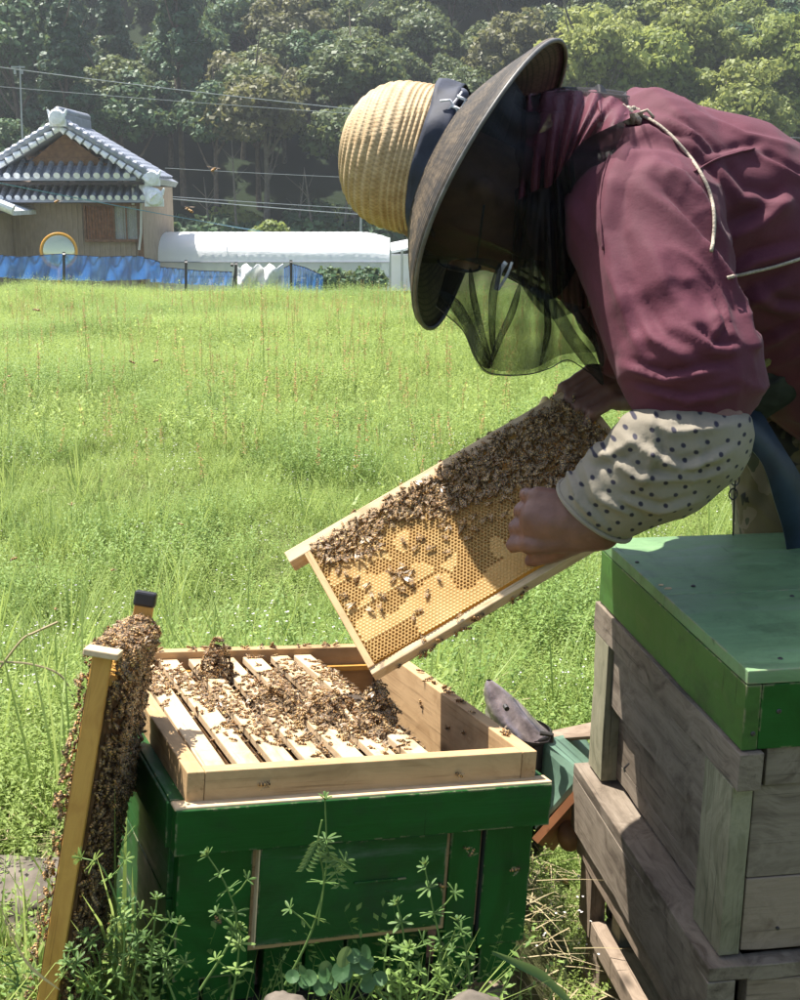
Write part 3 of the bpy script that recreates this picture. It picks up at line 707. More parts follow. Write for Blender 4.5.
# front: stiles, drawer-like panel, low slatted part
plank('front_board', g, hive, hp(.036, .010, -.160), (.082, .022, .15), 'x')
plank('front_board', g, hive, hp(W-.028, .010, -.160), (.062, .022, .15), 'z')
plank('front_board', g, hive, hp(W-.0835, .0105, -.160), (.038, .022, .15), 'z')
plank('entrance_panel', M['greenw'], hive, hp(.194, .004, -.145), (.222, .022, .112), 'x', label='green drawer-like front panel with a pale worn left edge')
plank('panel_groove', M['greenw'], hive, hp(.225, -.0080, -.138), (.062, .002, .0018), bevel=0)
plank('panel_edge', M['bar'], hive, hp(.0815, .0015, -.145), (.0014, .022, .112), 'z', bevel=0)
plank('front_slot', M['dark'], hive, hp(W-.061, -.0006, -.15), (.0025, .006, .13), 'z', bevel=0)  # near-black strip painted as the shade within the slot
for i, x in enumerate((.010, .045, .0815, .130, .180, .232, .285, .335, .385)):
    dx = (.032, .030, .034, .046, .046, .050, .048, .046, .044)[i]
    plank('base_slat', g, hive, hp(x, (.012 if i in (0, 1, 7, 8) else .045), -.255), (dx, .02, .060 if 1 < i < 7 else .058), 'z')
plank('base_rail', M['dark'], hive, hp(W/2, .05, -.298), (W-.03, .03, .03), 'x')  # rail coloured near-black to imitate the shade under the hive
# sides and back
for k in range(3):
    z = -.105-k*.072
    plank('side_board', M['greenw'], hive, hp(.0, L/2+.012, z-.0105), (.02, L-.028, .0705), 'y')
    plank('side_board', g, hive, hp(W-.001, L/2+.012, z-.0105), (.02, L-.028, .0705), 'y')
    plank('back_board', g, hive, hp(W/2, L-.008, z-.0105), (W-.04, .02, .0705), 'x')
plank('floor_board', M['greyb'], hive, hp(W/2, L/2+.03, -.285), (W-.04, L-.06, .02), 'y')
for x in (.03, W-.03): plank('base_runner', M['greyb'], hive, hp(x, L/2, -.325), (.045, L-.02, .05), 'y')
# wooden super with visible walls
sup = empty('super_box', mat=HM @ Matrix.Translation((0, 0, -.035)), label='bare pine upper box without lid, full of comb frames', cat='hive box')
sz = .035
def sp(x, y, z): return (x, y, z+sz)
plank('end_board', M['pine'], sup, sp(W/2, T/2, -.0175), (W-2*T-.001, T, .035), 'x', label='front rail of the pine box')
plank('end_board', M['pine'], sup, sp(W/2, T/2+.001, -.125), (W-2*T-.001, T-.003, .17), 'x')
plank('end_board', M['pine'], sup, sp(W/2, L-T/2, -.1180), (W-2*T-.001, T, .235), 'x')
plank('side_board', M['pine'], sup, sp(T/2, L/2, -.0175), (T, L, .035), 'y')
plank('side_board', M['pine'], sup, sp(T/2+.001, L/2, -.125), (T-.003, L-.002, .17), 'y')
plank('side_board', M['pine'], sup, sp(W-T/2, L/2, -.1178), (T, L, .235), 'y', label='right wall of the pine box with its sunlit inner face')
plank('frame_rest', M['oldbar'], sup, sp(W/2, T+.006, -.030), (W-2*T-.004, .011, .008), 'x')
plank('frame_rest', M['oldbar'], sup, sp(W/2, L-T-.006, -.030), (W-2*T-.004, .011, .008), 'x')
# comb frames hanging in the super
combm = plain('brood_comb', (.38, .21, .07), .6, .3, .4, 60, .5)
darkcomb = plain('dark_comb', (.13, .07, .03), .7, .2, .4, 60, .5)
def comb_frame(label, group=None, cat='comb frame'):
    r = empty('comb_frame', label=label, cat=cat, group=group)
    lb = L-2*T-.006
    plank('top_bar', M['bar'], r, (0, 0, 0), (.026, lb, .010), 'y')
    plank('side_bar', M['bar'], r, (0, -lb/2+.022, -.108), (.024, .009, .205), 'z')
    plank('side_bar', M['bar'], r, (0, lb/2-.022, -.108), (.024, .009, .205), 'z')
    plank('bottom_bar', M['bar'], r, (0, 0, -.208), (.016, lb-.055, .008), 'y')
    plank('comb', darkcomb, r, (0, 0, -.107), (.022, lb-.056, .19), 'y', bevel=0)
    return r
xs_f = [.043, .081, .122, .161, .203, .243, .281]
ordn = ['leftmost', 'second', 'third', 'fourth', 'fifth', 'sixth', 'seventh', 'eighth', 'rightmost']
f0 = comb_frame('leftmost comb frame in the open box, top bar nearly bare of bees', 'comb frames hanging in the open box')
topz = -.016
for i, x in enumerate(xs_f):
    f = f0 if i == 0 else copy_tree(f0)
    m = HM @ Matrix.Translation((x, L/2, topz+.0003*i)) @ Matrix.Rotation(random.uniform(-.012, .012), 4, 'Z')
    l, q, s_ = m.decompose(); f.location = l; f.rotation_euler = q.to_euler()
    f['label'] = ['leftmost comb frame in the open box, top bar nearly bare of bees', 'second comb frame from the left in the open box', 'third comb frame from the left in the open box', 'middle comb frame of the seven in the open box', 'fifth comb frame from the left in the open box', 'sixth comb frame from the left in the open box', 'rightmost comb frame, beside the empty gap in the box'][i]
# ---- right hand stack
Rs = Matrix.Rotation(radians(9.31), 4, 'Z') @ Matrix.Rotation(radians(1.77), 4, 'X') @ Matrix.Rotation(radians(.43), 4, 'Y')
SM = Matrix.Translation((.377, 1.372, CZ-.502)) @ Rs    # origin: near left top corner of lid
LW, LL, LH = .46, .52, .095
lid = empty('hive_cover', mat=SM @ Matrix.Translation((0, 0, -LH)), label='flat green painted wooden lid on top of the grey hive stack', cat='hive lid')
def lp(x, y, z): return (x, y, z+LH)
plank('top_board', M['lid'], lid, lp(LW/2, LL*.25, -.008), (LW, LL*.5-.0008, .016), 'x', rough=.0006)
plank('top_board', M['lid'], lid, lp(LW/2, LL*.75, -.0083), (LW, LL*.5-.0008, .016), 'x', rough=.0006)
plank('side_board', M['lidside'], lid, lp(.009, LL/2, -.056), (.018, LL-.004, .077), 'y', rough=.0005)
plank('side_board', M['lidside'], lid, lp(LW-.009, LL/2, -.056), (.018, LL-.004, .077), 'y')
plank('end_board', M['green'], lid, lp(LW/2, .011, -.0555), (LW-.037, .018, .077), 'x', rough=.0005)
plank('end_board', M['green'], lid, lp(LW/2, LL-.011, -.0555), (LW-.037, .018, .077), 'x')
nails(lid, [lp(.05, .03, .0005), lp(.16, .235, .0005), lp(.05, .29, .0005), lp(.012, .40, .0005)], 'z', .003)
nails(lid, [lp(.04, .0015, -.05), lp(.012, .0015, -.075)], 'y', .003)
for cx_, cy_, cr_ in ((.014, .285, .006), (.010, .30, .004), (.20, .20, .005)):
    mb = MB(); mb.lathe([(.0001, .0012), (cr_*.7, .001), (cr_, -.001)], 7, Matrix.Translation(lp(cx_, cy_, .0)) @ Matrix.Scale(.5, 4, (0, 1, 0))); mb.build('paint_chip', M['bar'], lid, world=False)
BW, BL = .45, .51
def bp0(x, y, z): return (x+.006, y+.005, z)
box1 = empty('beehive', mat=SM @ Matrix.Translation((0, 0, -LH-.262)), label='weathered grey plank hive box directly under the green lid', cat='beehive')
H1 = .262
g_ = M['grey']
def b1(x, y, z): return (x+.006, y+.005, z+H1)
# left face: top rail, posts, recessed boards, ledge
plank('top_rail', g_, box1, b1(.004, BL/2, -.0235), (.028, BL+.02, .045), 'y', rough=.0012)
plank('corner_post', M['mossy'], box1, b1(.002, .043, -.1525), (.024, .082, .212), 'z', rough=.0011)
plank('corner_post', M['mossy'], box1, b1(.002, BL-.030, -.1525), (.024, .060, .212), 'z', rough=.0011)
plank('side_board', g_, box1, b1(.0065, BL/2+.012, -.093), (.016, BL-.148, .092), 'y', rough=.0009, label='grey shutter board standing slightly proud of the recess')
plank('side_board', g_, box1, b1(.022, BL/2, -.183), (.018, BL-.10, .085), 'y', rough=.0009)
plank('side_board', g_, box1, b1(.022, BL/2, -.240), (.018, BL-.10, .028), 'y', rough=.0006)
plank('side_board', M['dark'], box1, b1(.032, BL/2, -.13), (.004, BL-.05, .24), 'y', bevel=0)  # near-black sheet, painted shade behind the boards
mb = MB(); mb.tube([b1(.004, BL-.135, -.195), b1(-.006, BL-.145, -.197), b1(-.01, BL-.16, -.194)], .0016, 5); mb.build('bent_nail', M['soot'], box1, world=False)
# near face boards
plank('end_board', g_, box1, b1(BW/2+.012, .012, -.0235), (BW-.03, .020, .045), 'x', rough=.0008)
plank('end_board', g_, box1, b1(BW/2+.007, .0165, -.1045), (BW-.02, .022, .115), 'x', rough=.0008)
plank('end_board', M['greyb'], box1, b1(BW/2+.007, .0165, -.2105), (BW-.02, .022, .093), 'x', rough=.0008)
plank('end_board', g_, box1, b1(BW/2, BL-.01, -.131), (BW-.04, .02, .25), 'x')
plank('side_board', g_, box1, b1(BW-.01, BL/2, -.131), (.02, BL-.03, .26), 'y')
plank('inner_cover', M['dark'], box1, b1(BW/2, BL/2, -.006), (BW-.06, BL-.06, .008), 'y', bevel=0)  # coloured near-black like the shade under the lid
nails(box1, [b1(.08, -.0001, -.02), b1(.15, .0035, -.08), b1(.06, .0035, -.23)], 'y')
# flies? knots are in the timber; lower box
H2 = .26
box2 = empty('beehive', mat=SM @ Matrix.Translation((0, 0, -LH-.262-H2)), label='lower weathered hive box with a dark open entrance, under the grey box', cat='beehive')
def b2(x, y, z): return (x+.006, y+.005, z+H2)
plank('ledge', g_, box2, b1_ if False else b2(-.004, BL/2, -.0095), (.050, BL+.028, .018), 'y', rough=.0008)
plank('top_rail', g_, box2, b2(-.012, BL/2, -.062), (.034, BL+.028, .086), 'y', rough=.0012)
plank('lower_rail', M['greyb'], box2, b2(-.006, BL/2, -.127), (.026, BL+.02, .043), 'y', rough=.0012, label='rust brown rail above the dark opening')
plank('corner_post', M['greyb'], box2, b2(-.002, .04, -.205), (.024, .075, .110), 'z', rough=.0008)
plank('corner_post', M['greyb'], box2, b2(-.002, BL-.028, -.205), (.024, .055, .110), 'z', rough=.0008)
plank('inner_post', M['mossy'], box2, b2(.020, BL-.105, -.205), (.02, .035, .11), 'z')
plank('inner_wall', M['dark'], box2, b2(.055, BL/2, -.20), (.004, BL-.04, .118), 'y', bevel=0)  # near-black sheet, painted shade inside the entrance opening
plank('threshold', M['greyb'], box2, b2(-.004, BL/2, -.2425), (.022, BL-.13, .034), 'y', rough=.0008)
plank('threshold', M['mossy'], box2, b2(.026, BL/2, -.245), (.03, BL-.1, .02), 'y', rough=.0008)
plank('end_board', g_, box2, b2(BW/2+.01, .000, -.012), (BW-.02, .026, .020), 'x', rough=.0006)
plank('end_board', M['greyb'], box2, b2(BW/2+.012, .002, -.085), (BW-.02, .024, .122), 'x', rough=.0009)
plank('end_board', g_, box2, b2(BW/2+.012, .004, -.204), (BW-.02, .022, .112), 'x', rough=.0009)
plank('end_board', g_, box2, b2(BW/2, BL-.01, -.131), (BW-.06, .02, .25), 'x')
plank('side_board', g_, box2, b2(BW-.01, BL/2, -.131), (.02, BL-.03, .25), 'y')
plank('floor_board', M['greyb'], box2, b2(BW/2, BL/2, -.255), (BW-.05, BL-.04, .010), 'y', bevel=0)
st = empty('hive_stand', mat=SM @ Matrix.Translation((0, 0, -LH-.262-H2-.13)), label='rough timber stand under the right hive stack, mostly below the photo', cat='stand')
for y_ in (.05, BL-.05): plank('bearer', M['greyb'], st, (BW/2, y_, .095), (BW, .07, .068), 'x')
for x_ in (.03, BW-.03):
    for y_ in (.05, BL-.05): plank('foot', M['greyb'], st, (x_, y_, .0), (.07, .07, .12), 'z')
# ---- held comb frame
O = P(374, 678, 1.56); U = (P(664, 507, 1.63)-O).normalized(); V_ = P(303, 573, 1.685)-O; V_ = (V_-U*V_.dot(U)).normalized()
NN = U.cross(V_).normalized(); NN = NN if NN.y < 0 else -NN
FL, FW = .425, .208
FMt = Matrix.Translation(O) @ Matrix((U, V_, U.cross(V_))).transposed().to_4x4()    # x along the bottom bar, y towards the top bar, z to the far or near side
sg = 1 if U.cross(V_).dot(NN) > 0 else -1
hf = empty('comb_frame', mat=FMt, label='large comb frame held up by the beekeeper, upper half thick with bees', cat='comb frame')
plank('bottom_bar', M['bar'], hf, (FL/2, .005, 0), (FL+.0, .010, .020), 'x')
plank('side_bar', M['pine'], hf, (.0045, FW/2+.002, sg*.0005), (.009, FW-.014, .024), 'y', label='pale end bar at the lower left')
plank('side_bar', M['pine'], hf, (FL-.0045, FW/2+.002, 0), (.009, FW-.014, .024), 'y')
plank('top_bar', M['bar'], hf, (FL/2, FW+.002, 0), (FL+.044, .018, .026), 'x')
plank('top_bar_groove', M['oldbar'], hf, (FL/2, FW-.0085, 0), (FL-.02, .003, .018), 'x')
# comb with individual cells
cb = NT('golden_comb', .5, .3); cc = cb.coord()
nz = cb.noise(cc, 14, 4); gy = cb.n('SeparateXYZ', {0: cc})
cb.P('Base Color', cb.ramp(nz, [(.35, (.48, .29, .09)), (.6, (.56, .38, .14)), (.75, (.62, .46, .20))]))
cb.P('Subsurface Weight', 0.0); cb.trans((.85, .52, .14), .3)
cbd = NT('amber_cell_bottoms', .35, .5); cbd.trans((.75, .38, .07), .35); cbd.P('Base Color', cbd.ramp(nz if False else cbd.noise(cbd.coord(), 9, 3), [(.35, (.28, .14, .035)), (.65, (.40, .23, .06))]))
pitch = .0049; R_ = pitch/sqrt(3)
V = []; Fq = []; mi = []
ny = int((FW-.022)/(R_*1.5)); nxx = int((FL-.02)/pitch)
hexa = [(cos(pi/6+k*pi/3), sin(pi/6+k*pi/3)) for k in range(6)]
for j in range(ny):
    for i in range(nxx):
        x = .012+i*pitch+(pitch/2 if j % 2 else 0); y = .014+j*R_*1.5
        if x > FL-.011: continue
        u_, v_ = x/FL, y/FW
        sm = mnoise.noise(Vector((x*22, y*30, 3)))
        capped = (v_ < .20+.10*sm and u_ > .18) or (mnoise.noise(Vector((x*30+7, y*30, 1))) > .36) or (v_ > .42 and u_ < .22 and v_ < .75+sm*.2 and sm > -.1) or (u_ < .34 and .2 < v_ < .33+.1*sm)
        zt = .0125+.0016*mnoise.noise(Vector((x*25, y*25, 0)))
        b = len(V); dep = .0008 if capped else .0048
        jx, jy = random.uniform(-.00015, .00015), random.uniform(-.00015, .00015); ri = R_*(.78 if not capped else .9)
        for (cx, cy) in hexa: V.append((x+cx*R_*1.0, y+cy*R_, sg*zt-sg*(.0004 if not capped else 0)))
        for (cx, cy) in hexa: V.append((x+cx*ri+jx, y+cy*ri+jy, sg*zt+(sg*.0004 if capped else 0)))
        for (cx, cy) in hexa: V.append((x+cx*ri*.9+jx, y+cy*ri*.9+jy, sg*(zt-dep if not capped else zt+.0002)))
        for k in range(6):
            k2 = (k+1) % 6; q1 = (b+k, b+k2, b+6+k2, b+6+k); q2 = (b+6+k, b+6+k2, b+12+k2, b+12+k)
            Fq += [q1, q2]; mi += [0, 0]
        Fq += [(b+12, b+13, b+14, b+15), (b+12, b+15, b+16, b+17)]; mi += [0, 0] if capped else [1, 1]
Fq = np.array(Fq); Fq = Fq if sg > 0 else Fq[:, ::-1]
o = link('comb_cells', np_mesh('comb_cells', V, Fq, [cb.m, cbd.m], mi), hf); o['kind'] = 'stuff'
wxm = NT('thin_wax_sheet', .5, .3); wxm.P('Base Color', (.70, .50, .20)); wxm.trans((.9, .6, .2), .75)
plank('comb_midrib', wxm.m, hf, (FL/2, FW/2-.002, sg*.0055), (FL-.019, FW-.026, .0006), 'x', bevel=0)
mb = MB()
for t in range(9):
    a = -.4+t*.35; 
mb.cap((FL-.058, FW+.008, sg*.004), (FL-.046, FW+.014, sg*.010), .006, .005, 10); mb.build('wax_lump', M['wax'], hf, smooth=True, world=False)
# ---- frame leaning on the hive's left side, standing on end
def leaning():
    A0 = P(103, 655, 1.30); A1 = P(50, 985, 1.245)          # near bar, top to foot
    B0 = P(145, 585, 1.50)                                   # far bar top
    ax = (A0-A1).normalized(); s = B0-A0; s = (s-ax*s.dot(ax)).normalized(); nn = ax.cross(s)
    return A0, ax, s, nn
A0, AX, AS, AN = leaning()
if AN.x < 0: AN = -AN
# local: x across towards the far bar, y up the bars, z = face towards the hive
LMx = Matrix.Translation(A0) @ Matrix((AS, AX, AS.cross(AX))).transposed().to_4x4()
lf = empty('comb_frame', mat=LMx, label='bee-covered comb frame standing on end, leaning against the green hive', cat='comb frame')
LLn = .43; LWd = .215
plank('top_bar', M['oldbar'], lf, (0, -LLn/2+.0, 0), (.010, LLn, .020), 'y', label='amber-stained long bar facing the camera')
plank('bottom_bar', M['oldbar'], lf, (LWd, -LLn/2+.01, 0), (.010, LLn+.02, .022), 'y')
plank('side_bar', M['oldbar'], lf, (LWd/2, -.028, 0), (LWd-.012, .009, .024), 'x')
plank('side_bar', M['oldbar'], lf, (LWd/2, -LLn+.012, 0), (LWd-.012, .009, .024), 'x')
plank('end_cap', M['bar'], lf, (-.001, .003, 0), (.028, .007, .036), 'x', label='pale square end plate on the near bar')
plank('end_cap', M['black'], lf, (LWd, .028, 0), (.014, .018, .026), 'x', bevel=.003, label='black metal cap on the far bar')
plank('comb', darkcomb, lf, (LWd/2, -LLn/2-.01, 0), (LWd-.016, LLn-.06, .026), 'y', bevel=0)
# ---- smoker behind the hive
smk = empty('bee_smoker', P(540, 850, 2.0), label='dented metal bee smoker with a grey-green bellows behind the hive', cat='smoker')
tip = P(489, 680, 1.98); b0 = P(524, 729, 1.98); axis_ = (tip-P(519, 722, 1.98)).normalized()
mb = MB(); rows = []
for i in range(9):
    t = i/8; row_ = []
    for k in range(25):
        a = 2*pi*k/24; cen = P(519, 727, 1.98).lerp(tip, t**.95); rx = RP(34, 1.98)*(1-t)**.85+.004; rd = RP(34, 1.98)*(1-t)**.85+.004
        dent = 1-.12*max(0, sin(a*2+t*5))*(t < .9)
        row_.append(cen+Vector((cos(a)*rx*dent, sin(a)*rd*dent, .014*cos(a)*(-1)*(1-t))))
    rows.append(row_)
mb.grid(rows); mb.build('cone', M['steel'], smk, smooth=True)
cc0 = P(519, 727, 1.98)
mb = MB(); mb.lathe([(RP(33, 1.98), .0), (RP(36, 1.98), -.002), (RP(36, 1.98), -.009), (RP(33, 1.98), -.012)], 32, Matrix.Translation(cc0) @ Matrix.Rotation(radians(5), 4, 'Y')); mb.build('lid_band', M['soot'], smk, smooth=True)
mb = MB(); mb.lathe([(RP(32, 1.98), -.008), (RP(32, 1.98), -.05), (RP(33, 1.98), -.052), (RP(32, 1.98), -.056), (RP(32, 1.98), -.20)], 32, Matrix.Translation(cc0), True); mb.build('barrel', M['soot'], smk, smooth=True)
mb = MB(); mb.tube([P(505, 706, 1.93), P(507, 709, 1.92)], .004, 8); mb.tube([P(540, 733, 1.93), P(552, 735, 1.93), P(551, 742, 1.93)], .004, 6); mb.build('hinge', M['soot'], smk)
a, b, c_, d = P(541, 737, 1.96), P(578, 726, 2.03), P(593, 752, 1.98), P(590, 782, 1.92)
def slab(pts, th, nrm): return [p for p in pts]+[p+nrm*th for p in pts]
mb = MB()
top = [P(541, 738, 1.95), P(582, 728, 2.12), P(604, 766, 2.06), P(588, 778, 1.90)]
low = [P(540, 800, 1.94), P(560, 798, 2.10), P(545, 838, 2.02), P(533, 832, 1.90)]
mb.add([top[0], top[1], top[2], top[3], low[0], low[1], low[2], low[3]], [(0, 1, 2, 3), (0, 3, 7, 4), (4, 7, 6, 5), (0, 4, 5, 1), (2, 1, 5, 6), (3, 2, 6, 7)])
bl = mb.build('bellows_cloth', M['cloth_g'], smk)
bs = bl.modifiers.new('s', 'SUBSURF'); bs.levels = bs.render_levels = 3; bs.subdivision_type = 'CATMULL_CLARK'
bl.data.attributes.new('crease_edge', 'FLOAT', 'EDGE').data.foreach_set('value', [.75]*len(bl.data.edges))
mb = MB(); q = [P(590, 772, 1.90), P(604, 770, 2.02), P(548, 846, 2.02), P(532, 838, 1.89)]; nr = (q[1]-q[0]).cross(q[3]-q[0]).normalized(); nr = nr if nr.z < 0 else -nr
mb.add(slab(q, .012, nr), [(0, 1, 2, 3), (7, 6, 5, 4), (0, 4, 5, 1), (1, 5, 6, 2), (2, 6, 7, 3), (3, 7, 4, 0)]); mb.build('bellows_board', plain('red_brown_board', (.30, .12, .05), .7, .3, .3, 12, .3), smk)
mb = MB(); q = [P(550, 731, 2.06), P(606, 719, 2.06), P(606, 735, 2.02), P(550, 739, 2.02)]; mb.add(slab(q, .01, Vector((0, .6, -.8))), [(0, 1, 2, 3), (7, 6, 5, 4), (0, 4, 5, 1), (1, 5, 6, 2), (2, 6, 7, 3), (3, 7, 4, 0)]); mb.build('bellows_board', M['greyb'], smk)
wb = MB(); q = [P(592, 782, 2.0), P(600, 900, 2.0), P(556, 838, 2.0), P(552, 842, 2.0)]
wb.add(slab([P(594, 785, 1.98), P(600, 850, 1.98), P(540, 838, 2.0)], .02, Vector((0, 1, 0))), [(0, 1, 2), (5, 4, 3), (0, 3, 4, 1), (1, 4, 5, 2), (2, 5, 3, 0)])
o = wb.build('wood_scrap', M['greyb'], bevel=.002); tag(o, 'dark brown wood scrap propped under the smoker bellows', 'wood scrap')
mb = MB(); cc1 = P(571, 832, 1.93); mb.lathe([(.0001, .010), (.014, .010), (.020, .004), (.021, -.012), (.016, -.03)], 20, Matrix.Translation(cc1) @ Matrix.Rotation(.5, 4, 'X')); o = mb.build('clay_pot', plain('brown_clay', (.26, .13, .06), .7, .3, .25, 30, .3), smooth=True); tag(o, 'small round brown object lying in the straw under the bellows', 'pot')
# stones in front of the hive
def stone(px, py, Y, rx, rz, label):
    bm = bmesh.new(); bmesh.ops.create_icosphere(bm, subdivisions=4, radius=1); c = P(px, py, Y); sd = px*.37
    for v in bm.verts:
        d = v.co.copy(); n = mnoise.fractal(d*1.3+Vector((sd, 0, 0)), 1, 2, 4); v.co = Vector((d.x*rx, d.y*rx*.75, d.z*rz))*(1+.28*n)
    me = bpy.data.meshes.new('stone'); bm.to_mesh(me); bm.free(); me.materials.append(M['stone']); o = link('stone', me, None, c); me.polygons.foreach_set('use_smooth', [True]*len(me.polygons)); tag(o, label, 'stone')
stone(283, 1016, 1.22, .030, .022, 'small grey stone at the bottom edge, left of the middle'); stone(474, 1014, 1.26, .036, .020, 'flat grey stone at the bottom edge, right of the leafy sprigs')
stone(2, 900, 1.62, .13, .035, 'broad flat grey stone at the left edge, behind the leaning frame')
mb = MB(); mb.tube([P(-10, 875, 1.75), P(30, 869, 1.75), P(60, 872, 1.7)], .004, 6); o = mb.build('stick', M['greyb']); tag(o, 'thin dry stick lying across the flat stone at left', 'stick')
# ------------------------------------------------------------------ the beekeeper
def skinmat():
    t = NT('weathered_skin', .5, .4); c = t.coord()
    n = t.noise(c, 22, 5, .6); n2 = t.noise(c, 160, 4, .6)
    t.P('Base Color', t.mix(t.ramp(n, [(.3, (.115, .052, .036)), (.7, (.21, .105, .075))]), (.22, .09, .07), t.ramp(n2, [(.55, g3(0)), (.75, g3(.35))])))
    t.P('Subsurface Weight', .08); t.P('Subsurface Radius', (.01, .004, .002)); t.bump(n2, .35, .0012, t.bump(n, .3, .004)); return t.m
skin = skinmat()
def clothmat(name, col, var, rough=.8, weave=900, sheen=.2):
    t = NT(name, rough, .3); c = t.coord(); n = t.noise(c, 7, 6, .6)
    wv = t.n('TexWave', {'Vector': c, 'Scale': weave, 'Distortion': 1.0}, wave_type='BANDS', bands_direction='DIAGONAL').outputs['Fac']
    n3 = t.noise(c, 420, 3, .7)
    t.P('Base Color', t.mix(t.ramp(n, [(.3, tuple(x*(1-var) for x in col)), (.7, tuple(x*(1+var) for x in col))]), tuple(x*.7 for x in col), t.ramp(n3, [(.45, g3(0)), (.75, g3(.6))])))
    t.P('Sheen Weight', sheen); t.bump(n3, .25, .0006, t.bump(t.noise(c, 45, 4, .6), .25, .004)); return t
shirtm = clothmat('plum_cotton', (.088, .0185, .034), .22, .8, sheen=.04).m
def camo():
    t = NT('camouflage_cotton', .85, .2); c = t.coord(); a = t.noise(c, 9, 3, .5, .6); c2 = t.n('Mapping', {'Vector': c, 'Location': (5, 3, 1)}).outputs[0]; b = t.noise(c2, 12, 3, .5, .8)
    base = t.ramp(a, [(.0, (.10, .085, .045)), (.46, (.15, .125, .085)), (.5, (.055, .06, .035)), (.62, (.055, .06, .035)), (.63, (.24, .21, .16))]); 
    for e in t.t.nodes:
        if e.type == 'VALTORGB': e.color_ramp.interpolation = 'CONSTANT'
    k = t.ramp(b, [(.57, g3(0)), (.58, g3(1))]); t.P('Base Color', t.mix(base, (.018, .018, .016), k)); t.bump(t.noise(c, 300, 3), .3, .001); return t.m
camom = camo()
def voxel(mb, vox, smooth=6, name='tmp', fac=.5):
    me = mb.mesh(name); o = bpy.data.objects.new(name, me); COL.objects.link(o)
    r = o.modifiers.new('r', 'REMESH'); r.mode = 'VOXEL'; r.voxel_size = vox
    if smooth: s = o.modifiers.new('s', 'SMOOTH'); s.iterations = smooth; s.factor = fac
    dg = bpy.context.evaluated_depsgraph_get(); out = bpy.data.meshes.new_from_object(o.evaluated_get(dg)); bpy.data.objects.remove(o)
    return out
def getv(me): a = np.empty(len(me.vertices)*3, np.float32); me.vertices.foreach_get('co', a); return a.reshape(-1, 3).astype(float)
def getn(me):
    a = np.empty(len(me.vertices)*3, np.float32); me.vertices.foreach_get('normal', a); return a.reshape(-1, 3).astype(float)
def setv(me, v): me.vertices.foreach_set('co', v.astype(np.float32).ravel()); me.update()
def folds(me, F_, fine=0.0, near=True):
    """press cloth creases: each fold is a line in the cloth (front-view px), width and height; ridge beside a valley"""
    v = getv(me); n = getn(me); off = np.zeros(len(v))
    for (pts, Yd, wpx, amp) in F_:
        Q = [np.array(P(a, b, Yd)) for a, b in pts]
        best = np.full(len(v), 1e9); sgn = np.zeros(len(v)); tt = np.zeros(len(v)); m = len(Q)-1
        for i in range(m):
            a, b = Q[i][[0, 2]], Q[i+1][[0, 2]]; d = b-a; L = d@d; r = v[:, [0, 2]]-a; t = np.clip(r@d/L, 0, 1); e = r-t[:, None]*d; dist = np.hypot(e[:, 0], e[:, 1])
            cr = (d[0]*r[:, 1]-d[1]*r[:, 0]); k = dist < best; best[k] = dist[k]; sgn[k] = np.sign(cr[k]); tt[k] = (i+t[k])/m
        wd = RP(wpx, Yd); x = best*sgn/wd; env = np.sin(np.clip(tt, 0.02, .98)*pi)**.6
        yfac = np.exp(-((v[:, 1]-Yd)/.16)**2) if near else 1
        off += amp*env*yfac*(np.exp(-np.abs(x*2.1)**1.4)-.75*np.exp(-((x-.8)*2.2)**2)-.25*np.exp(-((x+1.3)*1.2)**2))
    if fine:
        for i, p in enumerate(v): off[i] += fine*(mnoise.noise(Vector(p)*9)+.5*abs(mnoise.noise(Vector((p[0]*22+3, p[1]*14, p[2]*13)))))
    setv(me, v+n*off[:, None])
person = empty('person', (.80, 2.1, 0.02), label='beekeeper in straw hat, black veil and plum shirt bending over the open hive', cat='person')
# body: one continuous surface
B = MB(); hk = Vector((0, 1, 0))
neck = P(572, 215, 1.82); hc = P(462, 196, 1.77); chin = P(512, 262, 1.76)
def hx(a, b, ra, rb, k=1.0): B.cap(a, b, ra, rb, 14, k)
hx(P(430, 178, 1.77), P(478, 205, 1.77), .080, .086, .92)      # skull
hx(P(470, 215, 1.77), P(500, 235, 1.77), .066, .050, .95)       # face and jaw
hx(P(470, 245, 1.77), P(466, 258, 1.77), .014, .011)           # nose
hx(P(486, 254, 1.77), P(488, 257, 1.77), .024, .018, 1.3)       # lips
hx(P(504, 248, 1.77), P(507, 253, 1.77), .026, .022, 1.2)       # chin
for y_ in (1.695, 1.845): hx(P(482, 190, y_), P(487, 203, y_), .017, .012, .45)   # ears
for y_ in (1.742, 1.798): hx(P(454, 243, y_), P(456, 244, y_), .014, .012)        # brow and eyes
hx(P(490, 205, 1.78), neck, .060, .068)
hx(neck, P(640, 205, 1.85), .07, .12, 1.25)
hx(P(640, 205, 1.85), P(740, 245, 1.88), .118, .125, 1.2); hx(P(740, 245, 1.88), P(850, 330, 1.9), .125, .125, 1.2)
hx(P(850, 330, 1.9), P(895, 400, 2.12), .125, .14, 1.15)
# near arm
sh = P(655, 215, 1.66); el = P(704, 425, 1.50); wr = P(596, 524, 1.535)
hx(sh, el, .062, .048); hx(el, P(650, 480, 1.51), .047, .040); hx(P(650, 480, 1.51), wr, .040, .029, .9)
# far arm
sh2 = P(640, 215, 2.02); el2 = P(715, 385, 1.98); wr2 = P(642, 392, 1.80)
hx(sh2, el2, .06, .046); hx(el2, wr2, .044, .028)
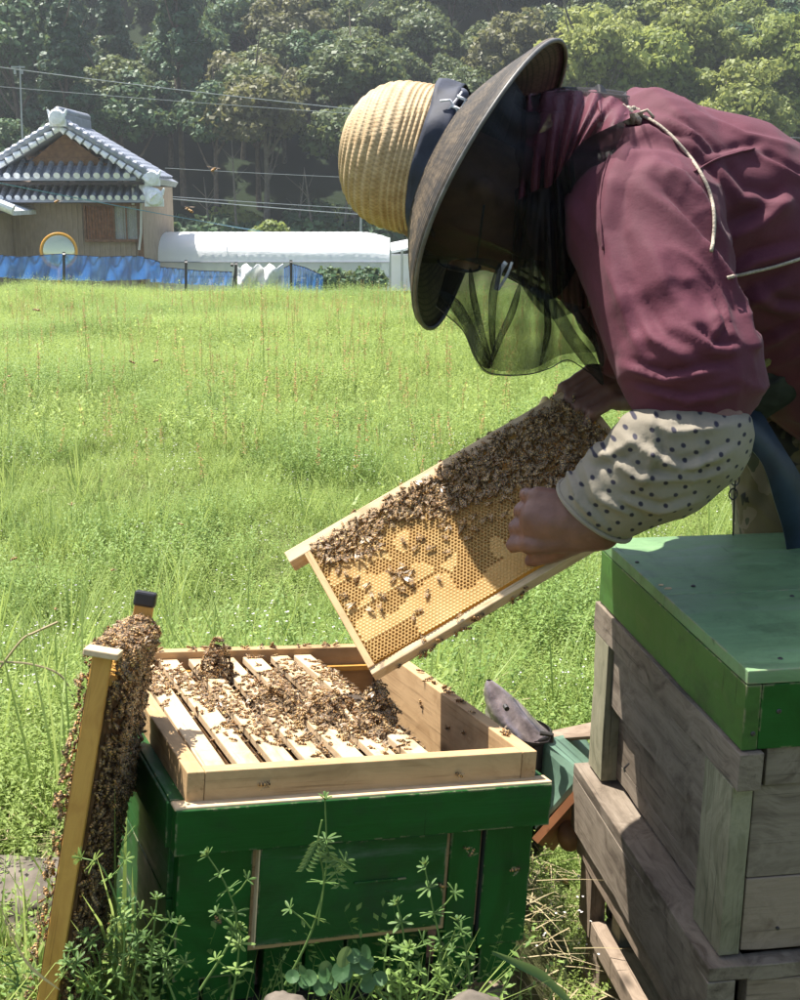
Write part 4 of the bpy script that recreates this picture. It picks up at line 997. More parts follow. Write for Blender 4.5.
# legs
for s_, yy in ((-1, 2.04), (1, 2.27)):
    hp_ = Vector((.74+.02*s_, yy, .90)); kn = Vector((.69+.1*(s_ > 0), yy-.02*s_, .50)); an = Vector((.80+.1*(s_ > 0), yy, .09))
    hx(hp_, kn, .085, .055); hx(kn, an, .053, .036); hx(an+Vector((0, 0, -.04)), an+Vector((-.17, 0, -.055)), .04, .035)
# hands: palm, four separate fingers, thumb
def hand(wrist, kn_dir, back, width, curl, lens=1.0, thumb=(1, .6), curls=None, tdir=None, flip=1):
    d = kn_dir.normalized(); b = (back-d*back.dot(d)).normalized(); a = d.cross(b)*flip      # a: towards the index side
    kn = wrist+d*.088*lens
    for k in range(4):
        q = (k-1.5)/1.5; hx(wrist+a*q*.016, kn+a*q*width*.5-d*.006*abs(q), .0165, .0125, 1.0)
    hx(wrist, wrist+d*.05, .024, .026)
    for k in range(4):
        q = (1.5-k)/1.5; L = [.044, .048, .045, .036][k]*lens; p = kn+a*q*width*.5; an = radians((curls or [0, 0, 0, 0])[k]); dd = d*cos(an)-b*sin(an)
        r = [.0098, .0100, .0095, .0085][k]; spread = a*q*.06
        for j, (ll, cv) in enumerate(((L, curl[0]), (L*.62, curl[1]), (L*.5, curl[2]))):
            an += radians(cv) if j else 0; dd = (d*cos(an)-b*sin(an)+spread).normalized(); e = p+dd*ll
            hx(p, e, r*(1.0-.08*j), r*(.93-.08*j)); hx(p, p+dd*.001, r*1.1, r*1.1); p = e
    td = tdir.normalized() if tdir is not None else (a*.7+d*.6-b*.35).normalized()
    p0 = wrist+d*.022+a*.022-b*.004; p1 = p0+td*.040; td2 = (td*.75+d*.45-b*.35).normalized(); p2 = p1+td2*.030; p3 = p2+td2*.022
    hx(p0, p1, .015, .0115); hx(p1, p2, .0115, .0105); hx(p2, p3, .0105, .0085)
# near hand: back to the camera, knuckles to the left, fingers closing on the comb's bottom corner
hand(wr, P(532, 520, 1.555)-wr, Vector((-.10, -.92, .22)), .058, (0, 78, 55), .86, curls=[48, 52, 58, 62], tdir=Vector((-.35, .5, -.4)), flip=-1)
hx(wr, wr+(P(540, 520, 1.555)-wr)*.92, .034, .031, .8)
# far hand: gripping the end of the top bar
hand(wr2, P(586, 384, 1.735)-wr2, Vector((.1, -.55, .8)), .060, (0, 45, 32), .9, curls=[58, 55, 50, 44], tdir=P(575, 418, 1.69)-P(612, 398, 1.75), flip=1)
bodyme = voxel(B, .0034, 5, 'body'); 
v = getv(bodyme); n = getn(bodyme)
hm_ = np.array([1 if (p[0] < wr.x+.05 and p[2] < wr2.z+.06 and p[0] > -.1) else 0 for p in v], bool)
off = np.zeros(len(v))
for i in np.where(hm_)[0]:
    p = Vector(v[i]); off[i] = .0011*mnoise.noise(p*70)+.0007*(abs(mnoise.noise(Vector((p.x*160, p.y*60, p.z*60))))-.3)
setv(bodyme, v+n*off[:, None])
# knuckle tendons run from the wrist over the back of the near hand
bo = link('body', bodyme, person); bodyme.materials.append(skin)
inv = wm(person).inverted()
def toperson(o): o.matrix_parent_inverse = Matrix.Identity(4); o.data.transform(inv)
toperson(bo); bodyme.polygons.foreach_set('use_smooth', [True]*len(bodyme.polygons))
# shirt
K = MB(); 
def kx(a, b, ra, rb, k=1.0): K.cap(a, b, ra, rb, 24, k)
kx(P(552, 196, 1.785), P(600, 195, 1.80), .082, .098, 1.1); kx(P(600, 195, 1.80), P(640, 192, 1.82), .098, .130, 1.15)
kx(P(640, 200, 1.84), P(715, 228, 1.86), .138, .150, 1.22)
kx(P(715, 228, 1.86), P(782, 284, 1.88), .150, .148, 1.22)
kx(P(782, 284, 1.88), P(865, 358, 1.92), .148, .150, 1.22)
kx(P(646, 230, 1.70), P(640, 196, 1.74), .098, .085, 1.0)                     # near shoulder
kx(P(645, 225, 1.67), P(666, 300, 1.58), .097, .086, .92)
kx(P(666, 300, 1.58), P(692, 372, 1.53), .086, .082, .88)
kx(P(688, 362, 1.53), P(696, 392, 1.52), .084, .066, .88)                     # gathered end of the sleeve
kx(P(640, 225, 2.00), P(700, 350, 1.99), .095, .078)
kx(P(700, 350, 1.99), P(722, 378, 1.98), .078, .06); kx(P(716, 378, 1.96), P(668, 388, 1.87), .06, .046)
kx(P(590, 250, 1.82), P(650, 285, 1.86), .07, .11, 1.2)
kx(P(612, 290, 1.76), P(640, 345, 1.72), .055, .05)
sme = voxel(K, .0045, 8, 'shirt')
FS = [([(600, 150), (572, 200), (568, 260)], 1.68, 14, .007), ([(640, 140), (612, 175), (600, 230), (612, 300)], 1.62, 16, .008),
      ([(642, 188), (670, 215), (700, 250), (725, 285)], 1.58, 15, .012), ([(700, 250), (735, 300), (738, 345)], 1.56, 13, .010),
      ([(652, 165), (690, 200), (712, 240)], 1.66, 10, .006), ([(712, 165), (740, 200), (790, 205)], 1.68, 14, .009),
      ([(700, 165), (745, 152), (775, 148)], 1.7, 9, .006), ([(720, 240), (760, 225), (800, 195)], 1.68, 18, .012),
      ([(735, 330), (765, 300), (800, 285)], 1.66, 16, .010), ([(725, 285), (760, 262), (815, 250)], 1.66, 13, .009),
      ([(745, 385), (775, 350), (815, 325)], 1.68, 12, .009), ([(612, 260), (628, 310), (640, 360)], 1.50, 12, .006),
      ([(640, 300), (655, 340), (690, 362)], 1.46, 14, .007), ([(632, 372), (670, 382), (725, 370)], 1.45, 9, .008),
      ([(640, 392), (690, 402), (740, 392)], 1.45, 7, .007), ([(690, 330), (712, 350), (742, 352)], 1.46, 10, .009),
      ([(715, 300), (722, 325), (708, 342)], 1.47, 8, .006), ([(655, 240), (668, 290), (700, 330)], 1.5, 18, .005),
      ([(590, 130), (640, 132), (690, 150)], 1.72, 9, .006), ([(700, 118), (735, 138), (790, 150)], 1.8, 10, .007), ([(740, 150), (790, 178), (830, 190)], 1.74, 10, .008),
      ([(655, 118), (690, 140), (712, 168)], 1.75, 8, .006), ([(760, 290), (785, 310), (820, 315)], 1.66, 10, .008)]
folds(sme, FS, .0035)
vq = getv(sme); nq = getn(sme); oq = np.zeros(len(vq))
for i, p in enumerate(vq):
    q = Vector(p); wp = mnoise.noise_vector(q*6)*.05; q2 = q+wp; r1 = 1-abs(mnoise.noise(Vector((q2.x*13+q2.z*5, q2.y*7, q2.z*9-q2.x*3)))*2.2); r2 = 1-abs(mnoise.noise(Vector((q2.x*24+4, q2.y*16, q2.z*20)))*2.4)
    m_ = max(0, mnoise.noise(q*5+Vector((2, 2, 2)))+.25); oq[i] = (.012*max(r1, 0)**3+.0038*max(r2, 0)**2.5)*m_
setv(sme, vq+nq*oq[:, None])
sho = link('shirt', sme, person); toperson(sho); sme.materials.append(shirtm); sme.polygons.foreach_set('use_smooth', [True]*len(sme.polygons))
sv = getv(sme)
# polka dot sleeve guard
K = MB()
kx(P(697, 416, 1.525), P(692, 438, 1.50), .042, .068, .92); kx(P(692, 434, 1.50), P(662, 462, 1.50), .070, .070, .88)
kx(P(662, 462, 1.50), P(624, 488, 1.515), .070, .058, .88); kx(P(624, 488, 1.515), P(594, 508, 1.53), .058, .050, .92)
kx(P(648, 424, 1.52), P(662, 434, 1.5), .02, .04)
gme = voxel(K, .0042, 8, 'guard')
FG = [([(640, 415), (670, 432), (730, 425)], 1.45, 9, .006), ([(625, 440), (680, 470), (735, 450)], 1.44, 10, .008), ([(600, 455), (640, 480), (700, 478), (730, 470)], 1.44, 9, .006),
      ([(590, 470), (600, 500), (640, 520)], 1.46, 8, .006), ([(572, 468), (582, 505), (612, 535)], 1.47, 6, .006), ([(610, 500), (660, 512), (700, 500)], 1.45, 9, .006), ([(650, 405), (655, 450), (640, 490)], 1.45, 8, .004),
      ([(640, 440), (610, 462), (590, 470)], 1.45, 8, .006), ([(690, 410), (700, 450), (690, 490)], 1.44, 9, .004)]
folds(gme, FG, .0035)
vt_ = getv(gme); c0_ = P(697, 412, 1.52); zz0, zz1 = P(0, 422, 1.47).z, P(0, 404, 1.47).z; kf_ = 1-.26*ss(zz0, zz1, vt_[:, 2])
vt_[:, 0] = c0_.x+(vt_[:, 0]-c0_.x)*kf_; vt_[:, 1] = c0_.y+(vt_[:, 1]-c0_.y)*kf_; setv(gme, vt_)
# open the cuff: drop faces beyond the wrist plane, hem rolled as its own tube
bmg = bmesh.new(); bmg.from_mesh(gme); dc = (wr-P(640, 472, 1.51)).normalized(); cw = P(586, 510, 1.53)
dl = [f for f in bmg.faces if (f.calc_center_median()-cw).dot(dc) > -.004]
bmesh.ops.delete(bmg, geom=dl, context='FACES')
loop = [e for e in bmg.edges if len(e.link_faces) == 1]
bmg.to_mesh(gme); bmg.free()
pm_ = NT('polka_dot_cotton', .8, .3); pc = pm_.coord()
pat = pm_.n('Attribute', attribute_name='cloth_uv')
vo = pm_.n('TexVoronoi', {'Vector': pat.outputs['Vector'], 'Scale': 60, 'Randomness': .5}, voronoi_dimensions='2D').outputs['Distance']
dots = pm_.ramp(vo, [(.12, g3(1)), (.18, g3(0))]); pn_ = pm_.noise(pc, 9, 5)
pm_.P('Base Color', pm_.mix(pm_.ramp(pn_, [(.3, (.20, .175, .135)), (.7, (.29, .255, .20))]), (.03, .028, .045), dots)); pm_.bump(pm_.noise(pc, 380, 3), .3, .0008, pm_.bump(pm_.noise(pc, 40, 4), .25, .004)); pm_.trans((.5, .45, .36), .12)
gv = getv(gme); axp = [np.array(q) for q in (P(696, 395, 1.52), P(690, 432, 1.50), P(660, 458, 1.50), P(622, 486, 1.515), P(590, 509, 1.53))]
bestd = np.full(len(gv), 1e9); UU = np.zeros((len(gv), 3)); acc = 0
for a_, b_ in zip(axp, axp[1:]):
    d_ = b_-a_; L_ = np.linalg.norm(d_); dn_ = d_/L_; t_ = np.clip((gv-a_)@dn_, 0, L_); rr_ = gv-a_-t_[:, None]*dn_; dist = np.linalg.norm(rr_, axis=1)
    e1 = np.array([0, 0, 1.])-dn_*dn_[2]; e1 /= np.linalg.norm(e1); e2 = np.cross(dn_, e1); ang_ = np.arctan2(rr_@e2, rr_@e1)
    k_ = dist < bestd; bestd[k_] = dist[k_]; acc += L_
d1_ = axp[4]-axp[0]; d1_ /= np.linalg.norm(d1_); d2_ = np.cross(d1_, [0, 1, 0]); d2_ /= np.linalg.norm(d2_); cen_ = (axp[0]+axp[4])/2
q2_ = (gv-cen_)@d2_; UU[:, 0] = (gv-cen_)@d1_; UU[:, 1] = .085*np.arcsin(np.clip(q2_/.095, -.97, .97))
at = gme.attributes.new('cloth_uv', 'FLOAT_VECTOR', 'POINT'); at.data.foreach_set('vector', UU.astype(np.float32).ravel())
gu = link('sleeve_guard', gme, person); toperson(gu); gme.materials.append(pm_.m); gme.polygons.foreach_set('use_smooth', [True]*len(gme.polygons))
so_ = gu.modifiers.new('s', 'SOLIDIFY'); so_.thickness = .0025; so_.offset = -1
# hem ring
hem = []
ax1 = dc.orthogonal().normalized(); ax2 = dc.cross(ax1); gbv = BVHTree.FromPolygons([Vector(q) for q in (getv(gme)+np.array(person.location))], [tuple(p.vertices) for p in gme.polygons])
for k in range(41):
    a = 2*pi*k/40; dr = ax1*cos(a)+ax2*sin(a); hit = gbv.ray_cast(cw-dc*.009+dr*.2, -dr); hem.append((hit[0] if hit[0] else cw+dr*.05)+dc*.004)
mb = MB(); mb.tube(hem, .0030, 8, False); he = mb.build('cuff_hem', pm_.m, person, smooth=True)
# trousers
K = MB()
kx(P(885, 350, 2.08), P(832, 440, 2.12), .165, .15, 1.2)
for s_, yy in ((-1, 2.04), (1, 2.27)):
    hp_ = P(829+6*s_, 440, yy-.02); kn = Vector((.665+.1*(s_ > 0), yy-.02*s_, .50)); an = Vector((.80+.1*(s_ > 0), yy, .12))
    kx(hp_, kn, .142 if s_ < 0 else .13, .105, 1.0); kx(kn, an, .10, .075)
tme = voxel(K, .007, 8, 'trousers')
folds(tme, [([(740, 440), (765, 480), (760, 530)], 1.9, 12, .008), ([(745, 460), (790, 470), (830, 455)], 1.9, 12, .009), ([(770, 425), (800, 450), (830, 440)], 1.9, 14, .01), ([(735, 520), (760, 505), (790, 535)], 1.9, 10, .006)], .006)
to = link('trousers', tme, person); toperson(to); tme.materials.append(camom); tme.polygons.foreach_set('use_smooth', [True]*len(tme.polygons))
for s_, yy in ((-1, 2.04), (1, 2.27)):
    K = MB(); an = Vector((.80+.1*(s_ > 0), yy, .09)); kx(an+Vector((.01, 0, .12)), an, .062, .05); kx(an, an+Vector((-.01, 0, -.03)), .052, .05); kx(an+Vector((.01, 0, -.045)), an+Vector((-.19, 0, -.05)), .048, .042)
    bm_ = voxel(K, .006, 6); b_ = link('boot', bm_, person); toperson(b_); bm_.materials.append(plain('black_rubber', (.02, .02, .02), .4, .5)); bm_.polygons.foreach_set('use_smooth', [True]*len(bm_.polygons))
# rolled dark waistband, pouch and hanging strap
K = MB(); pts = [P(744, 398, 1.84), P(770, 380, 1.80), P(800, 360, 1.79), P(850, 328, 1.82)]
for a, b in zip(pts, pts[1:]): kx(a, b, .040, .042, .8)
wb_ = voxel(K, .004, 4); folds(wb_, [([(745, 400), (780, 375), (830, 340)], 1.78, 6, .004)], .004)
o = link('waistband', wb_, person); toperson(o); wb_.materials.append(plain('black_webbing', (.018, .02, .018), .7, .3, .4, 60, .4)); wb_.polygons.foreach_set('use_smooth', [True]*len(wb_.polygons))
mb = MB(); pts = [(748, 392), (775, 372), (800, 356), (840, 334)]
mb.tube([P(a, b-16, 1.755) for a, b in pts], .006, 8); mb.build('belt_edge', plain('olive_braid', (.16, .14, .05), .8, .2, .5, 200, .5), person)
def ribbon(pts, Yd, wpx, name, mat, th=.003, taper=False):
    mb = MB(); L = []; Rr = []; n = len(pts)
    cs = [P(a, b, y) for (a, b), y in zip(pts, Yd)]
    fine = []
    for i in range(n-1):
        for k in range(6):
            t = k/6; p0 = cs[max(i-1, 0)]; p1 = cs[i]; p2 = cs[i+1]; p3 = cs[min(i+2, n-1)]
            fine.append(.5*((2*p1)+(p2-p0)*t+(2*p0-5*p1+4*p2-p3)*t*t+(3*p1-p0-3*p2+p3)*t*t*t))
    fine.append(cs[-1]); rows = [[], []]
    for i, p in enumerate(fine):
        t = (fine[min(i+1, len(fine)-1)]-fine[max(i-1, 0)]).normalized(); sd = t.cross(Vector((0, -1, 0.1))).normalized(); w_ = RP(wpx, p.y)/2*(1+.12*sin(i*.4))*((.12+sin(pi*min(1., i/(len(fine)-1)*.97+.03))**.7) if taper else 1)
        rows[0].append(p-sd*w_+Vector((0, .006*sin(i*.3), 0))); rows[1].append(p+sd*w_)
    mb.grid(rows); o = mb.build(name, mat, person, smooth=True); s = o.modifiers.new('s', 'SOLIDIFY'); s.thickness = th; return o
ribbon([(743, 418), (755, 432), (772, 455), (786, 485), (795, 520), (800, 560)], [1.80, 1.79, 1.79, 1.80, 1.82, 1.86], 30, 'strap', plain('dark_blue_strap', (.022, .035, .06), .45, .5, .3, 30, .2))
for (a, b) in ((738, 448), (735, 480), (733, 494)):
    mb = MB(); c_ = P(a, b, 1.9); mb.tube([c_+Vector((.006*cos(q), 0, .008*sin(q))) for q in [2*pi*i/16 for i in range(17)]], .0012, 5, False); mb.build('belt_loop', M['black'], person)
mb = MB(); mb.tube([P(739, 440, 1.9), P(736, 465, 1.9), P(734, 500, 1.9), P(733, 535, 1.91)], .0014, 5); mb.build('loose_cord', M['black'], person)
# cords lying on the shirt
sbv = BVHTree.FromPolygons([Vector(q) for q in (sv+np.array(person.location))], [tuple(p.vertices) for p in sme.polygons])
def onshirt(px, py, lift=.003):
    h = sbv.ray_cast(Vector((0, 0, CZ)), ray(px, py)); 
    return (h[0]-ray(px, py)*lift+h[1]*.001) if h[0] else None
def smoothpts(L, k=6):
    out = []
    for i in range(len(L)-1):
        for q in range(k):
            t = q/k; p0, p1, p2, p3 = L[max(i-1, 0)], L[i], L[i+1], L[min(i+2, len(L)-1)]
            out.append(tuple(.5*((2*b)+(c-a)*t+(2*a-5*b+4*c-d)*t*t+(3*b-a-3*c+d)*t**3) for a, b, c, d in zip(p0, p1, p2, p3)))
    out.append(L[-1]); return out
cord = plain('twisted_cord', (.36, .31, .25), .8, .2, .35, 400, .6)
for pts in ([(632, 112), (660, 126), (690, 158), (708, 190), (714, 222), (711, 252)], [(727, 278), (750, 272), (775, 266), (815, 254)]):
    pp = [onshirt(a, b) for a, b in smoothpts(pts)]; pp = [p for p in pp if p]
    mb = MB(); mb.tube(pp, .0021, 8); mb.build('shirt_cord', cord, person, smooth=True)
kp = onshirt(632, 116, .012) or P(632, 112, 1.72)
mb = MB()
for k in range(5):
    a = k*1.26; mb.tube([kp+Vector((.011*cos(a+q)*cos(q*1.3), .006*sin(q*2), .009*sin(a+q*1.7))) for q in [i*.5 for i in range(9)]], .0033, 6)
mb.tube([kp, kp+Vector((.018, -.004, .006)), kp+Vector((.030, -.003, -.006))], .002, 6); mb.tube([kp, kp+Vector((-.012, -.006, .012)), kp+Vector((-.022, -.004, .004))], .002, 6)
mb.build('cord_knot', cord, person, smooth=True)
# glasses
gl = MB(); gm_ = plain('dark_glasses_frame', (.03, .03, .035), .3, .5)
for y_ in (1.735, 1.80):
    c_ = P(459, 264, y_); gl.tube([c_+Vector((.027*cos(q), .019*sin(q)*.6, .008*sin(q)-.004*cos(q))) for q in [2*pi*i/24 for i in range(25)]], .0016, 6, False)
gl.tube([P(459, 262, 1.76), P(459, 260, 1.775)], .0016, 6); gl.tube([P(476, 262, 1.715), P(480, 235, 1.70), P(484, 205, 1.69)], .0016, 6)
gls = gl.build('glasses', gm_, person, smooth=True)
mb = MB()
for y_ in (1.735, 1.80):
    c_ = P(459, 264, y_); mb.add([c_+Vector((.026*cos(q), .018*sin(q)*.6, .008*sin(q)-.004*cos(q))) for q in [2*pi*i/24 for i in range(24)]], [tuple(range(24))])
mb.build('lens', glass.m, gls)
# straw hat
def strawmat(name, c1, c2, rows_m):
    t = NT(name, .65, .35); c = t.coord(); sx = t.n('SeparateXYZ', {0: c})
    ang = t.n('Math', {0: sx.outputs[1], 1: sx.outputs[0]}, operation='ARCTAN2').outputs[0]
    r2 = t.n('VectorMath', {0: c}, operation='LENGTH').outputs['Value']
    pz = t.n('Math', {0: r2, 1: 760.0}, operation='MULTIPLY').outputs[0]
    a2 = t.n('Math', {0: ang, 1: 95.0}, operation='MULTIPLY').outputs[0]
    s1 = t.n('Math', {0: t.n('Math', {0: a2, 1: pz}, operation='ADD').outputs[0]}, operation='SINE').outputs[0]
    s2 = t.n('Math', {0: t.n('Math', {0: a2, 1: pz}, operation='SUBTRACT').outputs[0]}, operation='SINE').outputs[0]
    br = t.n('Math', {0: s1, 1: s2}, operation='MAXIMUM').outputs[0]
    n = t.noise(c, 60, 5, .65)
    col = t.ramp(n, [(.28, c1), (.72, c2)]); col = t.mix(col, tuple(x*.35 for x in c1), t.ramp(br, [(.05, g3(.28)), (.45, g3(0))]))
    if rows_m:
        ln = t.n('Math', {0: t.n('Math', {0: r2, 1: rows_m}, operation='MULTIPLY').outputs[0]}, operation='SINE').outputs[0]; col = t.mix(col, tuple(x*.15 for x in c1), t.ramp(ln, [(.35, g3(0)), (.9, g3(.85))]))
        col = t.mix(col, (.012, .012, .014), t.ramp(t.noise(c, 28, 5, .7), [(.45, g3(0)), (.6, g3(.7))]))
    t.P('Base Color', col); t.bump(br, .25, .0006, t.bump(n, .3, .001)); return t
straw = strawmat('golden_straw', (.34, .23, .115), (.56, .42, .25), 0).m
stb = strawmat('dark_netted_straw', (.035, .027, .02), (.12, .09, .06), 850.0).m
up_img = Vector((0, sin(TH), cos(TH))); fw = Vector((0, cos(TH), -sin(TH)))
def hatdir(ix, iy, dz): return (Vector((1, 0, 0))*ix+up_img*iy+fw*dz).normalized()
def frame_from(z, o_, hint=Vector((0, 1, 0))):
    x = (hint-z*hint.dot(z)).normalized(); y = z.cross(x); return Matrix.Translation(o_) @ Matrix((x, y, z)).transposed().to_4x4()
az = hatdir(-.875, .47, .13); RB = .195
rimc = P(481, 183, 1.76); hb = rimc+az*.052
hat = None
HB = frame_from(az, hb)
# brim: concentric braid rows, drooping, rim turned up a little
prof = []; nr = 15
for i in range(nr+1):
    t = i/nr; r = .084+(RB-.084)*t; z = -.052*t**1.25
    prof += [(r, z+.0036), (r+(RB-.084)/nr*.78, z-.0012-.052/nr*.5)]
prof[-1] = (RB, -.052)
nseg = 120
def brim(off, name, mat, par):
    mb = MB(); rows = []
    for (r, z) in prof:
        row_ = []
        for k in range(nseg+1):
            a = 2*pi*k/nseg; tt_ = (r-.084)/(RB-.084)
            # a=0 points away from the camera; droop front and back of the brim, lift the near side
            zz = z - .020*tt_*abs(sin(a))**2 + .004*tt_*sin(3*a+.7)
            row_.append(HB @ Vector((r*cos(a), r*sin(a), zz+off)))
        rows.append(row_)
    mb.grid(rows); return mb.build(name, mat, par, smooth=True)
hatbrim = brim(0, 'hat', [stb], person)
s = hatbrim.modifiers.new('s', 'SOLIDIFY'); s.thickness = .0022; s.offset = -1
mb = MB(); mb.tube([HB @ Vector((RB*cos(a), RB*sin(a), -.052-.020*abs(sin(a))**2+.004*sin(3*a+.7))) for a in [2*pi*k/90 for k in range(91)]], .0028, 8, False)
mb.build('piping', plain('grey_piping', (.11, .105, .10), .5, .4, .3, 60, .3), hatbrim, smooth=True)
cz_ = hatdir(-.955, .25, .15); HC = frame_from(cz_, hb+az*-.006)
prof2 = []; rows_n = 19; RCR = .0975; HH = .142
arcl = []
def crown_pt(s): # s 0..1 from band to apex
    if s < .45: t = s/.45; return (RCR-.004*t, HH*.42*t)
    t = (s-.45)/.55; a = t*pi/2; return ((RCR-.004)*cos(a)**.85, HH*.42+HH*.58*sin(a)**.95)
for i in range(rows_n):
    s0, s1 = i/rows_n, (i+.80)/rows_n; sm_ = (i+.4)/rows_n
    for s_, o_ in ((s0, -.0026), (s0+.012, .0009), (sm_, .0016), (s1, .0007)):
        r, z = crown_pt(min(s_, .999)); nz_ = (z/HH); prof2.append((max(r+o_*(1-nz_*.5), .0006), z+o_*nz_))
r, z = crown_pt(.9999); prof2.append((.0005, z+.001))
mb = MB(); mb.lathe(prof2, 96, HC); hc_ = mb.build('crown', straw, hatbrim, smooth=True)
# soft irregular shape
vv = getv(hc_.data); 
for i, p in enumerate(vv):
    q = Vector(p); nn_ = mnoise.noise(q*11); vv[i] += np.array(cz_)*0+np.array([nn_, mnoise.noise(q*11+Vector((5, 0, 0))), mnoise.noise(q*11+Vector((0, 7, 0)))])*.0032
setv(hc_.data, vv)
# object coordinates of straw should follow the hat axis
for o_, Mx in ((hatbrim, HB), (hc_, HC)):
    pass
def reframe(o, Mx, par):
    W_ = wm(o); o.data.transform(Mx.inverted() @ W_); loc = wm(par).inverted() @ Mx; l, q, s = loc.decompose(); o.location = l; o.rotation_euler = q.to_euler()
kids = [(k, wm(k)) for k in hatbrim.children]
reframe(hatbrim, HB, person)
for k, Wk in kids:
    k.data.transform(wm(hatbrim).inverted() @ Wk)
reframe(hc_, HC, hatbrim)
# dark band and white string
mb = MB(); rows = []
for j in range(7):
    t = j/6; row_ = []
    for k in range(73):
        a = 2*pi*k/72; r = .1055+.0025*sin(a*5+t*4)+.0015*sin(a*11)-.004*t; row_.append(HC @ Vector((r*cos(a), r*sin(a), -.006+.034*t+.004*sin(a*3)-.004*sin(a))))
    rows.append(row_)
mb.grid(rows); bnd = mb.build('hat_band', plain('navy_scarf', (.03, .035, .055), .7, .3, .4, 30, .4), hatbrim, smooth=True); s = bnd.modifiers.new('s', 'SOLIDIFY'); s.thickness = .002
mb = MB(); mb.tube([HC @ Vector((.1115*cos(a), .1115*sin(a), .004+.003*sin(a*2))) for a in [2*pi*k/60 for k in range(61)]], .0013, 6, False)
kk = P(452, 106, 1.69)
for sp_pts in ([(694, 172), (715, 160), (738, 153), (754, 149)], [(612, 150), (604, 175), (600, 210), (604, 250)]):
    pp = [onshirt(a, b, .0005) for a, b in smoothpts(sp_pts)]; pp = [p for p in pp if p]
    if len(pp) > 3: mb = MB(); mb.tube(pp, .0014, 6); mb.build('seam', shirtm, person, smooth=True)
wst = plain('white_string', (.62, .62, .66), .6, .3, .15, 300, .4)
mb.build('hat_cord', wst, hatbrim, smooth=True)
mb = MB(); mb.tube([P(462, 92, 1.70), kk, P(446, 112, 1.69), P(458, 112, 1.69), P(450, 100, 1.69), P(440, 101, 1.69)], .0016, 6)
mb.build('hat_string', wst, hatbrim, smooth=True); mb = MB(); mb.tube([kk, P(461, 110, 1.69), P(466, 100, 1.69), P(457, 96, 1.69)], .0022, 6)
mb.build('hat_string', wst, hatbrim, smooth=True)
mb = MB(); mb.cap(P(455, 99, 1.72), P(461, 96, 1.72), .011, .010, 12); mb.build('scarf_knot', plain('grey_scarf', (.10, .11, .15), .7, .3, .3, 60, .4), hatbrim, smooth=True)
# veil
def netmat(name, col, base, k=2.2, tint=None):
    t = NT(name, .6, .25); t.P('Base Color', col)
    lw = t.n('LayerWeight', {'Blend': .5}); pw = t.n('Math', {0: lw.outputs['Facing'], 1: k}, operation='POWER')
    f = t.n('MapRange', {0: pw.outputs[0], 1: 0., 2: 1., 3: base, 4: 1.0})
    # woven threads
    c = t.coord(); nn_ = t.noise(c, 60, 4, .6); ff = t.n('Math', {0: f.outputs[0], 1: t.n('MapRange', {0: nn_, 1: .3, 2: .7, 3: -.06, 4: .06}).outputs[0]}, operation='ADD')
    tr = t.n('BsdfTransparent', {'Color': tint or (1, 1, 1)}); mx = t.n('MixShader', {0: ff.outputs[0], 1: tr.outputs[0], 2: t.b.outputs[0]})
    t.t.links.new(mx.outputs[0], t.out.inputs[0]); return t.m
vd = netmat('black_veil_net', (.008, .007, .008), .50, 1.3); vs_ = netmat('sheer_veil_net', (.012, .014, .012), .30, 2.0); vr = netmat('bunched_veil_net', (.11, .028, .045), .42, 1.6)
# main veil: from under the brim round the head to the shoulders
def ringpts(c, nrm, rx, ry, n=72, ph=0, fold=.0, fn=13, up=None):
    M_ = frame_from(nrm, c); out = []
    for k in range(n+1):
        a = 2*pi*k/n; q = 1+fold*sin(a*fn+ph)+fold*.6*sin(a*(fn*2-3)+ph*2); out.append(M_ @ Vector((rx*cos(a)*q, ry*sin(a)*q, fold*.03*sin(a*fn))))
    return out
rings = [ringpts(P(476, 176, 1.76)+az*.012, az, .150, .128, fold=.01), ringpts(P(492, 180, 1.765), hatdir(-.92, .38, .12), .140, .112, fold=.02, ph=.4),
         ringpts(P(508, 185, 1.77), hatdir(-.96, .2, .1), .125, .108, fold=.04, ph=.8), ringpts(P(530, 190, 1.78), hatdir(-.99, .1, .1), .118, .116, fold=.06, ph=1.2),
         ringpts(P(554, 197, 1.79), hatdir(-.99, .05, .05), .124, .134, fold=.065, ph=1.5), ringpts(P(578, 196, 1.80), hatdir(-.98, .2, .0), .132, .132, fold=.06, ph=1.9),
         ringpts(P(598, 186, 1.80), hatdir(-.96, .28, .0), .130, .118, fold=.05, ph=2.1)]
mb = MB(); mb.grid(rings); ve = mb.build('veil', vd, person, smooth=True)
sub = ve.modifiers.new('s', 'SUBSURF'); sub.levels = sub.render_levels = 1
# bunched net thrown over the neck, reddish shirt showing through
def drape(edge_a, edge_b, Ya, Yb, name, mat, folds_n=5, amp=.02, nu=60, nv=16, seed=0, bulge=0.0):
    mb = MB(); rows = []
    A_ = smoothpts(edge_a, 10); B_ = smoothpts(edge_b, 10)
    def at_(L, t):
        x = t*(len(L)-1); i = min(int(x), len(L)-2); f = x-i; return tuple(p*(1-f)+q*f for p, q in zip(L[i], L[i+1]))
    for j in range(nv+1):
        s_ = j/nv; row_ = []
        for i in range(nu+1):
            t = i/nu; a = at_(A_, t); b = at_(B_, t); Yd = Ya+(Yb-Ya)*s_
            dy = amp*sin(t*folds_n*2*pi+seed+s_*1.5)*(.3+.7*s_)+amp*.5*sin(t*folds_n*4.7+seed*2-s_*3)-bulge*sin(pi*s_)*sin(pi*t)
            p = P(a[0]+(b[0]-a[0])*s_, a[1]+(b[1]-a[1])*s_, Yd+dy); row_.append(p)
        rows.append(row_)
    mb.grid(rows); return mb.build(name, mat, person, smooth=True)
